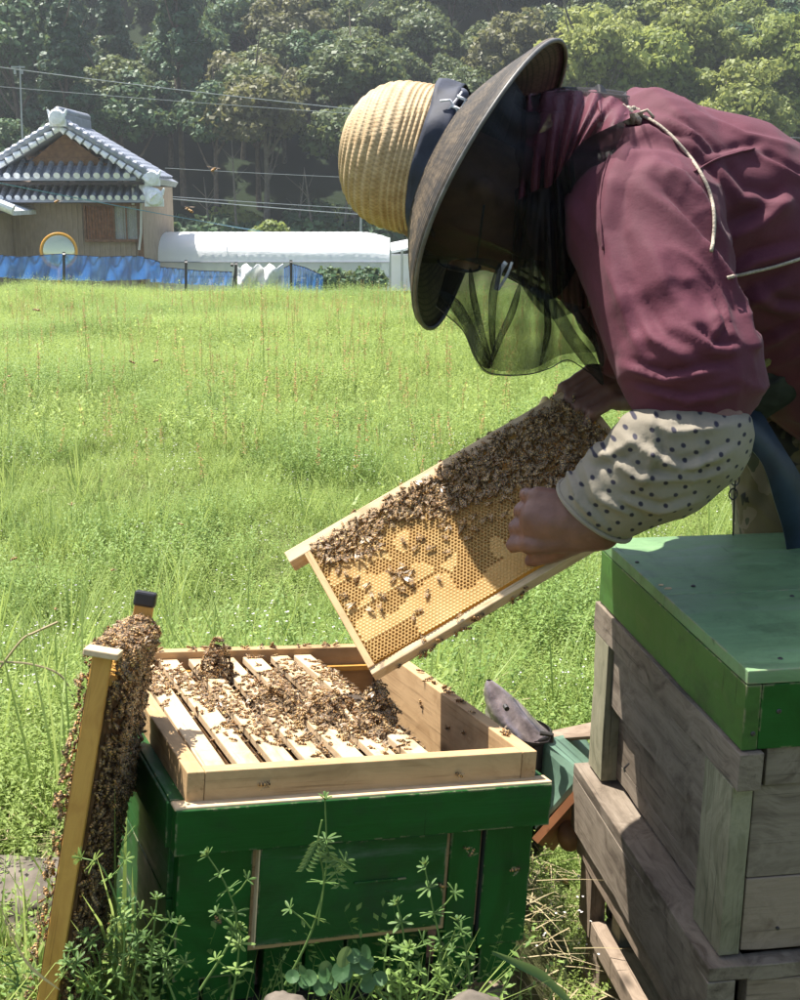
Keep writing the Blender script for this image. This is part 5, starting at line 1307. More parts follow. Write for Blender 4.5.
drape([(522, 96), (540, 92), (565, 90), (590, 92), (612, 96), (628, 104)], [(518, 200), (536, 190), (552, 185), (565, 165), (585, 140), (630, 118)], 1.74, 1.655, 'veil_fold', vr, 7, .016, bulge=.05, seed=1)
drape([(545, 96), (560, 88), (580, 92), (596, 90), (612, 98), (640, 108)], [(560, 150), (572, 138), (585, 128), (600, 122), (618, 116), (640, 112)], 1.79, 1.70, 'veil_fold', vr, 8, .016, bulge=.04, seed=4)
drape([(515, 190), (530, 180), (545, 178), (558, 170), (572, 150)], [(512, 262), (524, 290), (548, 318), (570, 314), (590, 306)], 1.67, 1.70, 'veil_fold', vd, 6, .014, bulge=.03, seed=2)
drape([(560, 88), (580, 96), (600, 84), (612, 100), (626, 92)], [(562, 96), (582, 106), (602, 100), (612, 110), (628, 104)], 1.80, 1.74, 'veil_frill', vd, 6, .008, seed=5)
# sheer bag hanging under the face
drape([(448, 262), (470, 258), (500, 262), (530, 285), (560, 300), (590, 308)], [(436, 306), (462, 330), (484, 372), (530, 374), (566, 362), (604, 372)], 1.66, 1.69, 'veil_bag', vs_, 4, .034, 90, 20, .6, .05)
drape([(448, 262), (470, 262), (500, 270), (530, 290), (562, 302), (592, 310)], [(438, 300), (464, 326), (486, 366), (528, 370), (562, 355), (598, 352)], 1.86, 1.80, 'veil_bag', vs_, 3, .034, 90, 20, 2.2, -.03)
# pleats: narrow strips of doubled net
dn = netmat('doubled_net', (.012, .014, .012), .32, 1.3)
for L, wp_ in (([(440, 292), (456, 306), (470, 330), (482, 358), (490, 368)], 11), ([(500, 264), (494, 290), (492, 318), (493, 352)], 8), ([(520, 284), (512, 312), (500, 338), (490, 364)], 7), ([(530, 288), (552, 306), (572, 338), (590, 362), (603, 385)], 13), ([(574, 306), (584, 326), (596, 340), (602, 366)], 9), ([(470, 268), (474, 300), (484, 340), (492, 366)], 6), ([(545, 300), (548, 330), (540, 366)], 6)):
    ribbon(L, [1.64+.01*sin(q*2.1+wp_) for q in range(len(L))], wp_, 'veil_pleat', dn, .0004, True)
for L, Yd in (([(436, 306), (450, 318), (464, 332), (474, 355), (486, 371), (505, 375), (530, 374), (550, 368), (566, 360), (580, 366), (604, 384)], 1.69),):
    mb = MB(); mb.tube([P(a, b, Yd) for a, b in smoothpts(L)], .0008, 5); mb.build('veil_hem', M['black'], person)
mb = MB(); mb.tube([P(a, b, 1.66) for a, b in smoothpts([(506, 262), (500, 272), (496, 290)])], .003, 6); mb.tube([P(a, b, 1.66) for a, b in smoothpts([(512, 262), (507, 275), (498, 290)])], .0018, 6); mb.build('veil_tie', wst, person)
# ------------------------------------------------------------------ honeybees
W, L = .415, .505
bam = plain('bee_amber', (.50, .27, .08), .5, .4, .3, 300, .2); 
bt_ = NT('bee_amber_varied', .5, .4); bg_ = bt_.n('NewGeometry'); bt_.P('Base Color', bt_.ramp(bg_.outputs['Random Per Island'], [(.1, (.26, .12, .035)), (.55, (.48, .26, .08)), (.95, (.66, .45, .19))])); bam = bt_.m
bdk = plain('bee_dark', (.060, .032, .014), .5, .4, .4, 300, .2)
bfz = plain('bee_fuzz', (.24, .155, .075), .9, .2, .4, 500, .5)
bwg = NT('bee_wing', .32, .6); bwg.P('Base Color', (.40, .29, .18)); wmx = bwg.n('MixShader', {0: .30}); wtr = bwg.n('BsdfTransparent'); bwg.t.links.new(wtr.outputs[0], wmx.inputs[1]); bwg.t.links.new(bwg.b.outputs[0], wmx.inputs[2]); bwg.t.links.new(wmx.outputs[0], bwg.out.inputs[0])
def bee_mesh(spread=.35, seed=0, curl=0.0):
    rs = random.Random(seed); mb = MB()
    def ell(c, r, n, m, mats, ax=0):
        c = Vector(c); rings_ = [[c+Vector((-r[0]*cos(pi*i/m), r[1]*sin(pi*i/m)*cos(2*pi*k/n), r[2]*sin(pi*i/m)*sin(2*pi*k/n)-curl*((cos(pi*i/m)) > 0)*.002)) for k in range(n)] for i in range(m+1)]
        b = len(mb.v)
        mb.v += [tuple(p) for R2 in rings_ for p in R2]
        for i in range(m):
            for k in range(n): mb.f.append((b+i*n+k, b+i*n+(k+1) % n, b+(i+1)*n+(k+1) % n, b+(i+1)*n+k)); mb.m.append(mats[i % len(mats)])
    # x forward, z up; body 13 mm
    ell((-.0036, 0, .0022), (.0042, .0019, .0018), 8, 8, [1, 0, 1, 0, 1, 0, 0, 0])
    ell((.0018, 0, .0026), (.0020, .0018, .0017), 8, 5, [2]); ell((.0045, 0, .0022), (.0011, .0014, .0013), 6, 4, [1])
    for s_ in (-1, 1):
        mb.mi = 3; a = Vector((.0020, s_*.0010, .0042)); L_ = .0092; d = Vector((-cos(spread), s_*sin(spread), .08)); w_ = Vector((-d.y, d.x, 0)).normalized()*.0016*s_
        mb.add([a, a+d*L_*.5-w_*.9, a+d*L_-w_*.5, a+d*L_*1.02+w_*.2, a+d*L_*.6+w_*.9], [(0, 1, 2, 3, 4)])
        mb.mi = 1
        for j, xx in enumerate((.0028, .0016, .0004)):
            k = Vector((xx+(.0012, 0, -.0015)[j], s_*.0036, .0022)); e = Vector((xx+(.0026, .0002, -.0034)[j], s_*.0046, 0)); p = Vector((xx, s_*.0012, .0018)); t = Vector((.0003, 0, .0002))
            mb.add([p-t, p+t, k+t, k-t], [(0, 1, 2, 3)]); mb.add([k-t, k+t, e], [(0, 1, 2)])
        mb.add([(.0052, s_*.0004, .0028), (.0054, s_*.0006, .0030), (.0072, s_*.0014, .0022)], [(0, 1, 2)])
    me = mb.mesh('bee'); 
    for m in (bam, bdk, bfz, bwg.m): me.materials.append(m)
    me.polygons.foreach_set('material_index', mb.m); me.polygons.foreach_set('use_smooth', [True]*len(me.polygons)); return me
BM = [bee_mesh(.22, 1), bee_mesh(.42, 2, 1), bee_mesh(.12, 3), bee_mesh(1.15, 4)]
bees = []     # (matrix, mesh index, label, group)
def put_bee(p, nrm, yaw, where_, mi=None, s=1.0, tilt=.25):
    n = Vector(nrm).normalized(); n = (n+Vector((random.gauss(0, tilt), random.gauss(0, tilt), random.gauss(0, tilt)))).normalized()
    x = n.orthogonal().normalized(); y = n.cross(x); x2 = x*cos(yaw)+y*sin(yaw); y2 = n.cross(x2)
    Mx = Matrix.Translation(p) @ Matrix((x2, y2, n)).transposed().to_4x4() @ Matrix.Scale(s*random.uniform(.80, 1.06), 4)
    bees.append([Mx, random.randrange(3) if mi is None else mi, where_])
G1 = ('honeybee crowded among many on the upper half of the held comb', 'bees on the held comb')
G2 = ('honeybee crawling over the comb frame top bars of the open box', 'bees on the open box')
G3 = ('honeybee packed in the mass covering the leaning frame', 'bees on the leaning frame')
G4 = ('honeybee alone on bare golden cells of the held comb', 'scattered bees on the held comb')
zc = sg*.0138; nh = (FMt.to_3x3() @ Vector((0, 0, sg)))
def darts(n, gen, dmin, cap=200000):
    out = []; g_ = {}; t = 0
    while len(out) < n and t < cap:
        t += 1; p = gen()
        if p is None: continue
        k = (int(p[0]//dmin), int(p[1]//dmin)); ok = True
        for a in (-1, 0, 1):
            for b in (-1, 0, 1):
                for q in g_.get((k[0]+a, k[1]+b), ()):
                    if (q[0]-p[0])**2+(q[1]-p[1])**2 < dmin*dmin: ok = False
        if ok: out.append(p); g_.setdefault(k, []).append(p)
    return out
# held comb: u along the bars, v from bottom bar (0) to top bar (1)
def dens1(u, v):
    w_ = 1-v
    lim = .10+.34*ss(.0, 1.0, u)+.30*ss(.55, .95, u)+.05*sin(u*17)+.06*mnoise.noise(Vector((u*9, 0, 3)))
    d = 1.0*(w_ < lim)+.5*(lim <= w_ < lim+.07)
    if .06 < u < .20: d = max(d, 1.0*(w_ < .30)*(u > .09 or w_ < .15))
    return d
def gen1():
    u, v = random.random(), random.random()
    return (u*(FL-.03)+.015, v*(FW-.014)+.012) if random.random() < dens1(u, v) else None
d1 = darts(620, gen1, .0058)
for (x, y_) in d1: put_bee(FMt @ Vector((x, y_, zc+sg*random.uniform(0, .003))), nh, random.uniform(0, 6.28) if random.random() < .45 else random.gauss(3.6, .5), G1, tilt=.3)
for (x, y_) in random.sample(d1, 230):
    if dens1(x/FL, y_/FW) > .9 and x > .12: put_bee(FMt @ Vector((x+.003, y_+.002, zc+sg*.006)), nh, random.uniform(0, 6.28), G1, tilt=.4)
for (u, v) in [(.10, .60), (.12, .52), (.115, .45), (.14, .41), (.20, .52), (.22, .47), (.225, .42), (.24, .50), (.25, .44), (.20, .38), (.235, .37), (.19, .46), (.215, .49), (.09, .35), (.12, .33), (.26, .26), (.21, .19), (.19, .17), (.31, .30), (.18, .02), (.30, .02), (.40, .62), (.42, .58), (.44, .52), (.46, .55), (.39, .54), (.34, .52), (.50, .56), (.52, .50), (.54, .48), (.58, .46), (.48, .47), (.45, .44), (.37, .44), (.62, .52), (.66, .47), (.68, .42), (.64, .44), (.33, .62), (.30, .58), (.07, .72), (.08, .66), (.60, .56), (.62, .60), (.56, .58), (.28, .66), (.05, .45), (.04, .55)]:
    put_bee(FMt @ Vector((u*FL, v*FW+.002, zc if v > .05 else sg*.012)), nh, random.uniform(0, 6.28), G4, tilt=.12)
for k in range(46):      # along the top bar's upper face
    put_bee(FMt @ Vector((.05+.36*random.random()**.6, FW+.0115, sg*random.uniform(-.008, .010))), FMt.to_3x3() @ Vector((0, 1, 0)), random.uniform(0, 6.28), G1, tilt=.2)
for k in range(16):      # under the bottom bar
    put_bee(FMt @ Vector((.02+.2*random.random(), -.002, sg*random.uniform(-.01, .006))), FMt.to_3x3() @ Vector((0, -1, 0)), random.uniform(0, 6.28), G4, tilt=.3)
# open box: on the bars, denser across the middle, two tall clumps
heaps = [(.130, .400, .022, .050), (.276, .165, .024, .056), (.215, .185, .028, .026), (.175, .26, .034, .018), (.255, .13, .026, .018), (.24, .24, .03, .016), (.29, .20, .03, .018)]
nz_up = HM.to_3x3() @ Vector((0, 0, 1))
def dens2(x, y_):
    b = exp(-((x-.19)/.085)**2-((y_-.22)/.11)**2)*1.3+exp(-((x-.06)/.05)**2-((y_-.38)/.07)**2)*1.1+exp(-((x-.27)/.07)**2-((y_-.36)/.09)**2)*.8+exp(-((x-.30)/.05)**2-((y_-.15)/.07)**2)
    n = mnoise.noise(Vector((x*26, y_*22, 2)))
    return b*(1.1+n*1.3)-.06
def gen2():
    x, y_ = random.uniform(.03, .31), random.uniform(.03, .485)
    return (x, y_) if random.random() < dens2(x, y_) else None
for (x, y_) in darts(950, gen2, .0050, 90000):
    on = min(abs(x-q) for q in xs_f) < .0135
    put_bee(HM @ Vector((x, y_, -.0105 if on else -.020)), nz_up, random.uniform(0, 6.28), G2, tilt=.35)
for (hx_, hy_, hr, hh) in heaps:
    nb_ = int(2600*hr*hh*60/1.5/ .9*.5)
    for k in range(int(75000*hr*hh)+45):
        a = random.uniform(0, 6.28); q = sqrt(random.random()); zz = hh*(1-q*q)*random.uniform(.05, 1.0)**.6
        nn_ = Vector((cos(a)*q*1.4, sin(a)*q*1.4, .7))
        put_bee(HM @ Vector((hx_+cos(a)*q*hr, hy_+sin(a)*q*hr*.9, -.010+zz)), HM.to_3x3() @ nn_, random.uniform(0, 6.28), G2, tilt=.5)
for k in range(26): put_bee(HM @ Vector((random.uniform(.05, .36), L-.012, .001)), nz_up, random.uniform(0, 6.28), G2)
for (x, y_) in ((.398, .16), (.398, .21), (.3985, .30), (.3955, .11)): put_bee(HM @ Vector((.3955, y_, -.012-.04*random.random())), HM.to_3x3() @ Vector((-1, 0, 0)), random.uniform(0, 6.28), G2)
for k in range(14): put_bee(HM @ Vector((W-.012+random.uniform(-.004, .008), random.uniform(.05, .34), .0008)), nz_up, random.uniform(0, 6.28), G2)
# leaning frame: both faces and the upper edge
LM3 = LMx.to_3x3(); zsgn = 1 if (LM3 @ Vector((0, 0, 1))).x > 0 else -1
def gen3(): 
    x, y_ = random.uniform(.004, LWd+.004), random.uniform(-LLn+.01, .0)
    e = 1.0 if y_ > -.28 else .75-.35*((-y_-.28)/.15)
    return (x, y_) if random.random() < e else None
for sd_ in (zsgn, -zsgn):
    for (x, y_) in darts(1900 if sd_ == zsgn else 300, gen3, .0062 if sd_ == zsgn else .009, 60000):
        bulge_ = .0155+.006*(y_ > -.2)+.004*mnoise.noise(Vector((x*30, y_*30, sd_)))
        if x < .045: bulge_ = random.uniform(.0115, .013+(.5*x if x < .03 else .016))
        if abs(x-LWd) < .012: bulge_ = .015
        put_bee(LMx @ Vector((x, y_, sd_*bulge_)), LM3 @ Vector((0, 0, sd_)), random.gauss(1.6, .9), G3, tilt=.4)
def gen4(): return (random.uniform(.012, LWd-.004), random.uniform(-.022, .022))
for lay in range(2):
    for (x, z) in darts(150, gen4, .0056, 20000):
        put_bee(LMx @ Vector((x, -.020+.022*(1-(z/.028)**2)+lay*.005, z)), LM3 @ Vector((0, 1, z*30)), random.uniform(0, 6.28), G3, tilt=.4)
for k in range(60):
    put_bee(LMx @ Vector((-.001, random.uniform(-.40, -.02), -zsgn*random.uniform(.014, .022))), LM3 @ Vector((-.5, 0, -zsgn)), random.uniform(0, 6.28), G3, tilt=.4)
# singled-out bees: flying, on the front panel, on the rails
single = []
def sbee(px, py, Yd, label, nrm=(0, -.3, 1), yaw=0, mi=3, s=1.0, tilt=.3, group='bees in flight'):
    put_bee(P(px, py, Yd), nrm, yaw, (label, group), mi, s, tilt); single.append(bees[-1])
for i, (px, py, Yd, lb) in enumerate([(214, 171, 1.7, 'flying honeybee against the dark wood right of the tiled roof'), (188, 211, 1.7, 'flying honeybee just above the left end of the greenhouse'), (57, 203, 1.9, 'flying honeybee in front of the beige house wall'),
        (131, 363, 1.9, 'reddish honeybee in flight over the meadow, upper left'), (156, 362, 2.6, 'smaller flying bee just right of the one over the upper left meadow'), (36, 311, 2.1, 'flying bee low over the meadow below the round mirror'),
        (10, 377, 2.6, 'flying bee near the left edge at the height of the far hand'), (180, 525, 2.2, 'flying bee over the grass above the leaning frame, to its right'), (14, 560, 1.9, 'flying bee near the left edge above the leaning frame'),
        (113, 571, 2.0, 'flying bee just left of the black frame cap'), (315, 545, 1.9, 'flying bee above the top left corner of the held frame'), (268, 350, 3.0, 'tiny flying bee over the middle of the meadow'),
        (72, 505, 2.6, 'tiny flying bee over the left meadow'), (55, 610, 1.7, 'flying bee in the grass left of the leaning frame top'), (352, 205, 2.2, 'flying bee just below the straw hat crown')]):
    sbee(px, py, Yd, lb, yaw=random.uniform(0, 6.28), s=1.0)
fn = HM.to_3x3() @ Vector((0, -1, 0))
for x, z, lb in ((.335, -.115, 'dark bee on the green front at the panel top right corner'), (.300, -.150, 'dark bee on the right part of the green front panel'), (.328, -.108, 'second dark bee at the panel top right corner'), (.395, -.14, 'dark bee on the far right green board'), (.04, -.165, 'dark bee on the left green board')):
    put_bee(HM @ Vector((x, -.0085, z)), fn, random.uniform(0, 6.28), (lb, 'bees on the green hive front'), 1, 1.0, .1); single.append(bees[-1])
for x, z, lb in ((.085, -.018, 'bee crawling on the front pine rail, left part'), (.315, -.022, 'bee crawling on the front pine rail, right part')):
    put_bee(HM @ Vector((x, -.001, z)), fn, random.uniform(0, 6.28), (lb, 'bees on the pine rail'), 1, 1.0, .1); single.append(bees[-1])
camp = Vector((0, 0, CZ)); sid = {id(b) for b in single}
rest = [b for b in bees if id(b) not in sid]; 
rest.sort(key=lambda b: (b[0].translation-camp).length)
# keep the largest-looking 300 as things of their own: nearest first, the other side of the combs last
def seen(b):
    z = b[0].to_3x3() @ Vector((0, 0, 1)); return z.dot((camp-b[0].translation).normalized()) > .05
vis = [b for b in rest if seen(b)]; keep = vis[:300-len(single)]; kid = {id(b) for b in keep}
# spread the individuals: lone bees on the bare comb come first
lone = [b for b in rest if b[2] is G4 and id(b) not in kid]
for b in lone:
    keep.pop(); keep.insert(0, b)
kid = {id(b) for b in keep}
def zone(b):
    lb, gp = b[2]; q = b[0].translation
    if b[2] is G3:
        l_ = LMx.inverted() @ q; t = -l_.y/LLn
        z_ = 'crest between bar ends' if t < .07 else ('upper third' if t < .35 else ('middle' if t < .65 else 'near the foot'))
        return 'honeybee massed on the leaning frame, '+z_+(', hive side' if l_.z*zsgn > 0 else ', meadow side'), gp
    if b[2] is G4 or b[2] is G1:
        l_ = FMt.inverted() @ q; u, v = l_.x/FL, l_.y/FW
        if v < .02: return 'honeybee clinging under the bottom bar of the held comb frame', gp
        hz_ = 'near the pale end bar' if u < .16 else ('in the left third' if u < .34 else ('at mid length' if u < .6 else 'towards the hands'))
        vz_ = 'low' if v < .33 else ('midway up' if v < .62 else 'high up')
        return ('lone honeybee on the held comb, ' if b[2] is G4 else 'crowded honeybee on the held comb, ')+vz_+', '+hz_, gp
    if b[2] is G2:
        l_ = HM.inverted() @ q
        z_ = 'front' if l_.y < .17 else ('middle' if l_.y < .33 else 'far')
        return 'honeybee in the open box, '+z_+' part, '+('left' if l_.x < .14 else ('central' if l_.x < .26 else 'right'))+' bars', gp
    return lb, gp
for Mx, mi, (lb, gp) in [(b[0], b[1], zone(b)) for b in keep+single]:
    o = link('honeybee', BM[mi]); l, q, s = Mx.decompose(); o.location = l; o.rotation_euler = q.to_euler(); o.scale = s; tag(o, lb, 'bee', gp)
VV = []; FF3 = []; FF4 = []; b0_ = 0
def arrs(me):
    v = getv(me); polys = []; 
    for p in me.polygons: polys.append((tuple(p.vertices), p.material_index))
    return v, polys
AR = [arrs(m) for m in BM]; allv = []; allf = []; allm = []; base = 0
for b in rest:
    if id(b) in kid: continue
    v, polys = AR[b[1]]; Mx = np.array(b[0]); allv.append(v@Mx[:3, :3].T+Mx[:3, 3]); allf += [tuple(i+base for i in f) for f, m in polys]; allm += [m for f, m in polys]; base += len(v)
me = bpy.data.meshes.new('bee_mass'); me.from_pydata(np.concatenate(allv).tolist(), [], allf); me.polygons.foreach_set('material_index', allm); me.polygons.foreach_set('use_smooth', [True]*len(allm))
for m in (bam, bdk, bfz, bwg.m): me.materials.append(m)
o = link('honeybees', me); tag(o, 'remaining honeybees of the crowds on the combs and the open box', 'bees', None, 'stuff')
print('bees', len(bees), 'individual', len(keep)+len(single))
# ------------------------------------------------------------------ meadow: leaf-sized plants scattered as instances
W, L = .415, .505
GL = {'a': leafmat('meadow_leaf_yellow_green', (.205, .295, .055), (.36, .46, .14), .52),
      'b': leafmat('meadow_leaf_blue_green', (.13, .225, .045), (.25, .36, .09), .4),
      'g': leafmat('grass_blade_green', (.17, .26, .05), (.31, .40, .12), .45),
      'd': leafmat('dry_straw', (.26, .21, .11), (.46, .38, .23), .2),
      'r': leafmat('rusty_seed_heads', (.34, .15, .06), (.50, .27, .12), .3),
      'f': leafmat('pale_tiny_flowers', (.55, .50, .62), (.75, .74, .7), .3)}
def leaf(mb, p, d, n, L, Wd, bend=.2):
    d = d.normalized(); s = d.cross(n); s = s.normalized() if s.length > 1e-4 else d.orthogonal().normalized(); n2 = s.cross(d)
    mb.add([p, p+d*L*.45+s*Wd*.5+n2*bend*L*.15, p+d*L-n2*bend*L*.3, p+d*L*.45-s*Wd*.5+n2*bend*L*.15], [(0, 1, 2, 3)])
def blade(mb, p, d, L, Wd, droop, segs=4):
    s = d.cross(Vector((0, 0, 1))); s = s.normalized() if s.length > .01 else Vector((1, 0, 0)); vs = []; q = p.copy(); dd = d.normalized()
    for i in range(segs+1):
        w_ = Wd*(1-(i/segs)**1.6)+.0002; vs += [q-s*w_/2, q+s*w_/2]; q = q+dd*L/segs; dd = (dd+Vector((d.x, d.y, -.6))*droop/segs).normalized()
    mb.add(vs, [(2*i, 2*i+1, 2*i+3, 2*i+2) for i in range(segs)])
def rdir(up=.5): 
    a = random.uniform(0, 6.283); z = random.uniform(-.3, 1)*up+.1; return Vector((cos(a), sin(a), z)).normalized()
def clump_weed(rad, h, stems, per, ls, spread=1.0):
    mb = MB()
    for i in range(stems):
        a = random.uniform(0, 6.283); r = rad*sqrt(random.random()); p = Vector((cos(a)*r, sin(a)*r, 0)); d = Vector((cos(a)*.4*spread+random.gauss(0, .2), sin(a)*.4*spread+random.gauss(0, .2), 1)).normalized(); H = h*random.uniform(.5, 1.15)
        e = p+d*H; mb.add([p-Vector((.0007, 0, 0)), p+Vector((.0007, 0, 0)), e], [(0, 1, 2)])
        for k in range(per):
            t = (k+.5)/per; q = p.lerp(e, t); u = rdir(.8); leaf(mb, q, u, Vector((0, 0, 1)), ls*random.uniform(.6, 1.3)*(1.1-.4*t), ls*random.uniform(.28, .5))
    return mb
def clump_grass(rad, n, h, w_):
    mb = MB()
    for i in range(n):
        a = random.uniform(0, 6.283); r = rad*sqrt(random.random()); blade(mb, Vector((cos(a)*r, sin(a)*r, -.01)), Vector((cos(a)*.35+random.gauss(0, .2), sin(a)*.35+random.gauss(0, .2), 1)), h*random.uniform(.5, 1.2), w_*random.uniform(.6, 1.2), random.uniform(.1, .9), 3)
    return mb
def sorrel(h):
    mb = MB(); top = Vector((random.gauss(0, .04), random.gauss(0, .04), h)); mb.mi = 0; mb.tube([(0, 0, 0), top*.5+Vector((.008, 0, 0)), top], [.0016, .0013, .0007], 3, False)
    for i in range(5): blade(mb, Vector((0, 0, h*.05*i)), rdir(.7), .07, .012, .5, 2)
    mb.mi = 1
    for k in range(60):
        t = random.uniform(.55, 1.0); q = top*t; a = random.uniform(0, 6.28); r = .014*(1.05-t)*2.2
        c_ = q+Vector((cos(a)*r*random.random(), sin(a)*r*random.random(), random.uniform(-.01, .01))); leaf(mb, c_, rdir(.6), Vector((0, 0, 1)), .009, .008)
    return mb
def straws(n, L):
    mb = MB()
    for i in range(n):
        a = random.uniform(0, 6.283); p = Vector((random.gauss(0, .05), random.gauss(0, .05), random.uniform(.0, .03))); blade(mb, p, Vector((cos(a), sin(a), random.uniform(-.05, .3))), L*random.uniform(.4, 1.2), .0022, .3, 3)
    return mb
protos = []
def proto(mb, mats, name='plant'):
    me = mb.mesh(name); 
    for m in mats: me.materials.append(m)
    if len(mats) > 1: me.polygons.foreach_set('material_index', mb.m)
    protos.append(me); return len(protos)-1
pi_ = {}
pi_['wa'] = [proto(clump_weed(.05, .13, 12, 12, .011), [GL['a']]) for _ in range(3)]
pi_['wb'] = [proto(clump_weed(.06, .17, 12, 14, .014), [GL['b']]) for _ in range(3)]
pi_['wl'] = [proto(clump_weed(.07, .055, 16, 7, .012, 1.8), [GL['a']]) for _ in range(2)]
pi_['gr'] = [proto(clump_grass(.03, 26, .17, .0035), [GL['g']]) for _ in range(3)]
pi_['gl'] = [proto(clump_grass(.04, 16, .34, .006), [GL['g']]) for _ in range(2)]
pi_['so'] = [proto(sorrel(h), [GL['g'], GL['r']]) for h in (.34, .44, .50, .30)]
pi_['st'] = [proto(straws(12, .10), [GL['d']]) for _ in range(3)]
pi_['fa'] = [proto(clump_weed(.15, .20, 26, 13, .019), [GL['a']]) for _ in range(3)]
pi_['fb'] = [proto(clump_weed(.15, .24, 26, 13, .019), [GL['b']]) for _ in range(2)]
pi_['fg'] = [proto(clump_grass(.10, 34, .30, .009), [GL['g']]) for _ in range(2)]
mbf = MB()
for k in range(22):
    q = Vector((random.gauss(0, .05), random.gauss(0, .05), random.uniform(.06, .17)))
    leaf(mbf, q, rdir(), Vector((0, 0, 1)), .006, .005)
pi_['bl'] = [proto(clump_weed(.09, .14, 9, 7, .024, 1.5), [GL['a' if k else 'b']]) for k in range(3)]
pi_['fl'] = [proto(mbf, [GL['f']])]
Hi = np.array(HM.inverted()); Si = np.array(SM.inverted())
def blocked(x, y):
    p = np.array([x, y, .6, 1.]); h = Hi@np.array([x, y, CZ-.75, 1.]); s_ = Si@np.array([x, y, CZ-.9, 1.])
    if -.30 < x < .22 and y < 1.27: return True
    if (x+.46)**2+(y-1.63)**2 < .018: return True
    if -.03 < h[0] < W+.03 and -.03 < h[1] < L+.03: return True
    if -.03 < s_[0] < .6 and -.05 < s_[1] < .58: return True
    if .62 < x and 1.9 < y < 2.45: return True
    return False
pts = []; 
def scatter(n, y0, y1, chooser, xm=.36, pad=.25):
    k = 0
    while k < n:
        y = sqrt(random.uniform(y0*y0, y1*y1)); x = random.uniform(-1, 1)*(xm*y+pad); k += 1
        if blocked(x, y): continue
        c_ = chooser(x, y)
        if c_ is None: continue
        key, s_ = c_; pts.append((x, y, float(zg(x, y)), random.choice(pi_[key]), random.uniform(0, 6.283), s_*random.uniform(.7, 1.25)))
def bare(x, y):     # worn, trodden ground close round the hives
    return max(0, 1-sqrt(((x+.05)/1.2)**2+((y-1.5)/.9)**2)) + max(0, .75-sqrt(((x-.20)/.35)**2+((y-1.95)/.45)**2))
def ch_near(x, y):
    b = bare(x, y); n = mnoise.noise(Vector((x*1.3, y*1.3, 0))); n2 = mnoise.noise(Vector((x*.9+7, y*.9, 4)))
    if random.random() < b*.8: return ('st', .8) if random.random() < .45 else (('wl', .8) if random.random() < .3 else None)
    r = random.random(); h = .75+.5*n2
    if n > .26: return ('wb', (1.0+.6*n)*h) if r < .6 else ('gr', 1.0)
    if r < .58: return ('wa', h)
    if r < .80: return ('wl', 1.0)
    if r < .87: return ('gr', .65+.3*n)
    if r < .90: return ('wb', h)
    if r < .93: return ('st', .9)
    if r < .945: return ('fl', 1.0)
    if r < .952: return ('gl', .8)
    if r < .975: return ('bl', random.uniform(.5, 1.0))
    return ('wa', .7*h)
scatter(5200, 1.15, 3.2, ch_near, .36, .2)
scatter(9500, 3.2, 7.0, ch_near)
def ch_far(x, y):
    n = mnoise.noise(Vector((x*.55, y*.4, 0))); r = random.random(); q = mnoise.noise(Vector((x*.25+3, y*.2, 9)))
    s_ = .75+.35*mnoise.noise(Vector((x*.8, y*.6, 5)))
    if n > .22: return ('fb', s_*(1+.6*n)) if r < .5 else ('fa', s_)
    if n < -.28: return ('wl', 2.2) if r < .6 else ('wa', 1.3)
    if r < .74: return ('fa', s_)
    if r < .79: return ('fg', s_*.6)
    if r < .86: return ('fb', s_)
    if r < .90: return ('wa', 1.4)
    if r < .96: return ('bl', random.uniform(1.0, 2.0))
    return ('st', 1.3)
scatter(6500, 6.4, 12.5, ch_far)
scatter(9000, 12, 21.5, ch_far, .34, 1)
def ch_sor(x, y):
    q = mnoise.noise(Vector((x*.45+1.5, y*.35, 2)))+.25*(x < .6)
    return ('so', .85) if q > -.05+.1*random.random() else None
scatter(1000, 5.0, 16, ch_sor)
scatter(150, 5, 12, lambda x, y: ('so', 1.0) if abs(x+.1*y-.2) < .16*y and random.random() < .8 else None)
scatter(26, 3.0, 8, lambda x, y: ('gl', .8))
# tall weeds along the meadow's far edge
scatter(900, 17.5, 20.5, lambda x, y: (random.choice(['fa', 'fb', 'fa']), 1.0+.45*mnoise.noise(Vector((x*.7, 3, 1)))), .34, 1)
# lush patch behind the right hive stack and left tuft
for (cx, cy, r_, n_, ky) in ((.62, 3.6, .35, 50, 'wb'), (-.75, 4.4, .28, 40, 'wb'), (-.62, 3.1, .3, 8, 'gl'), (-.05, 3.0, .5, 60, 'wb'), (-1.2, 7.4, .35, 30, 'wb'), (-.45, 6.9, .4, 34, 'wb'), (.18, 2.75, .3, 8, 'gl'), (-.95, 2.9, .3, 6, 'gl'), (-1.9, 6.2, .3, 30, 'wb')):
    for k in range(n_):
        a = random.uniform(0, 6.28); q = r_*sqrt(random.random()); x, y = cx+cos(a)*q, cy+sin(a)*q
        if not blocked(x, y): pts.append((x, y, float(zg(x, y)), random.choice(pi_[ky]), a, random.uniform(.8, 1.5 if ky == 'wb' else 1.0)))
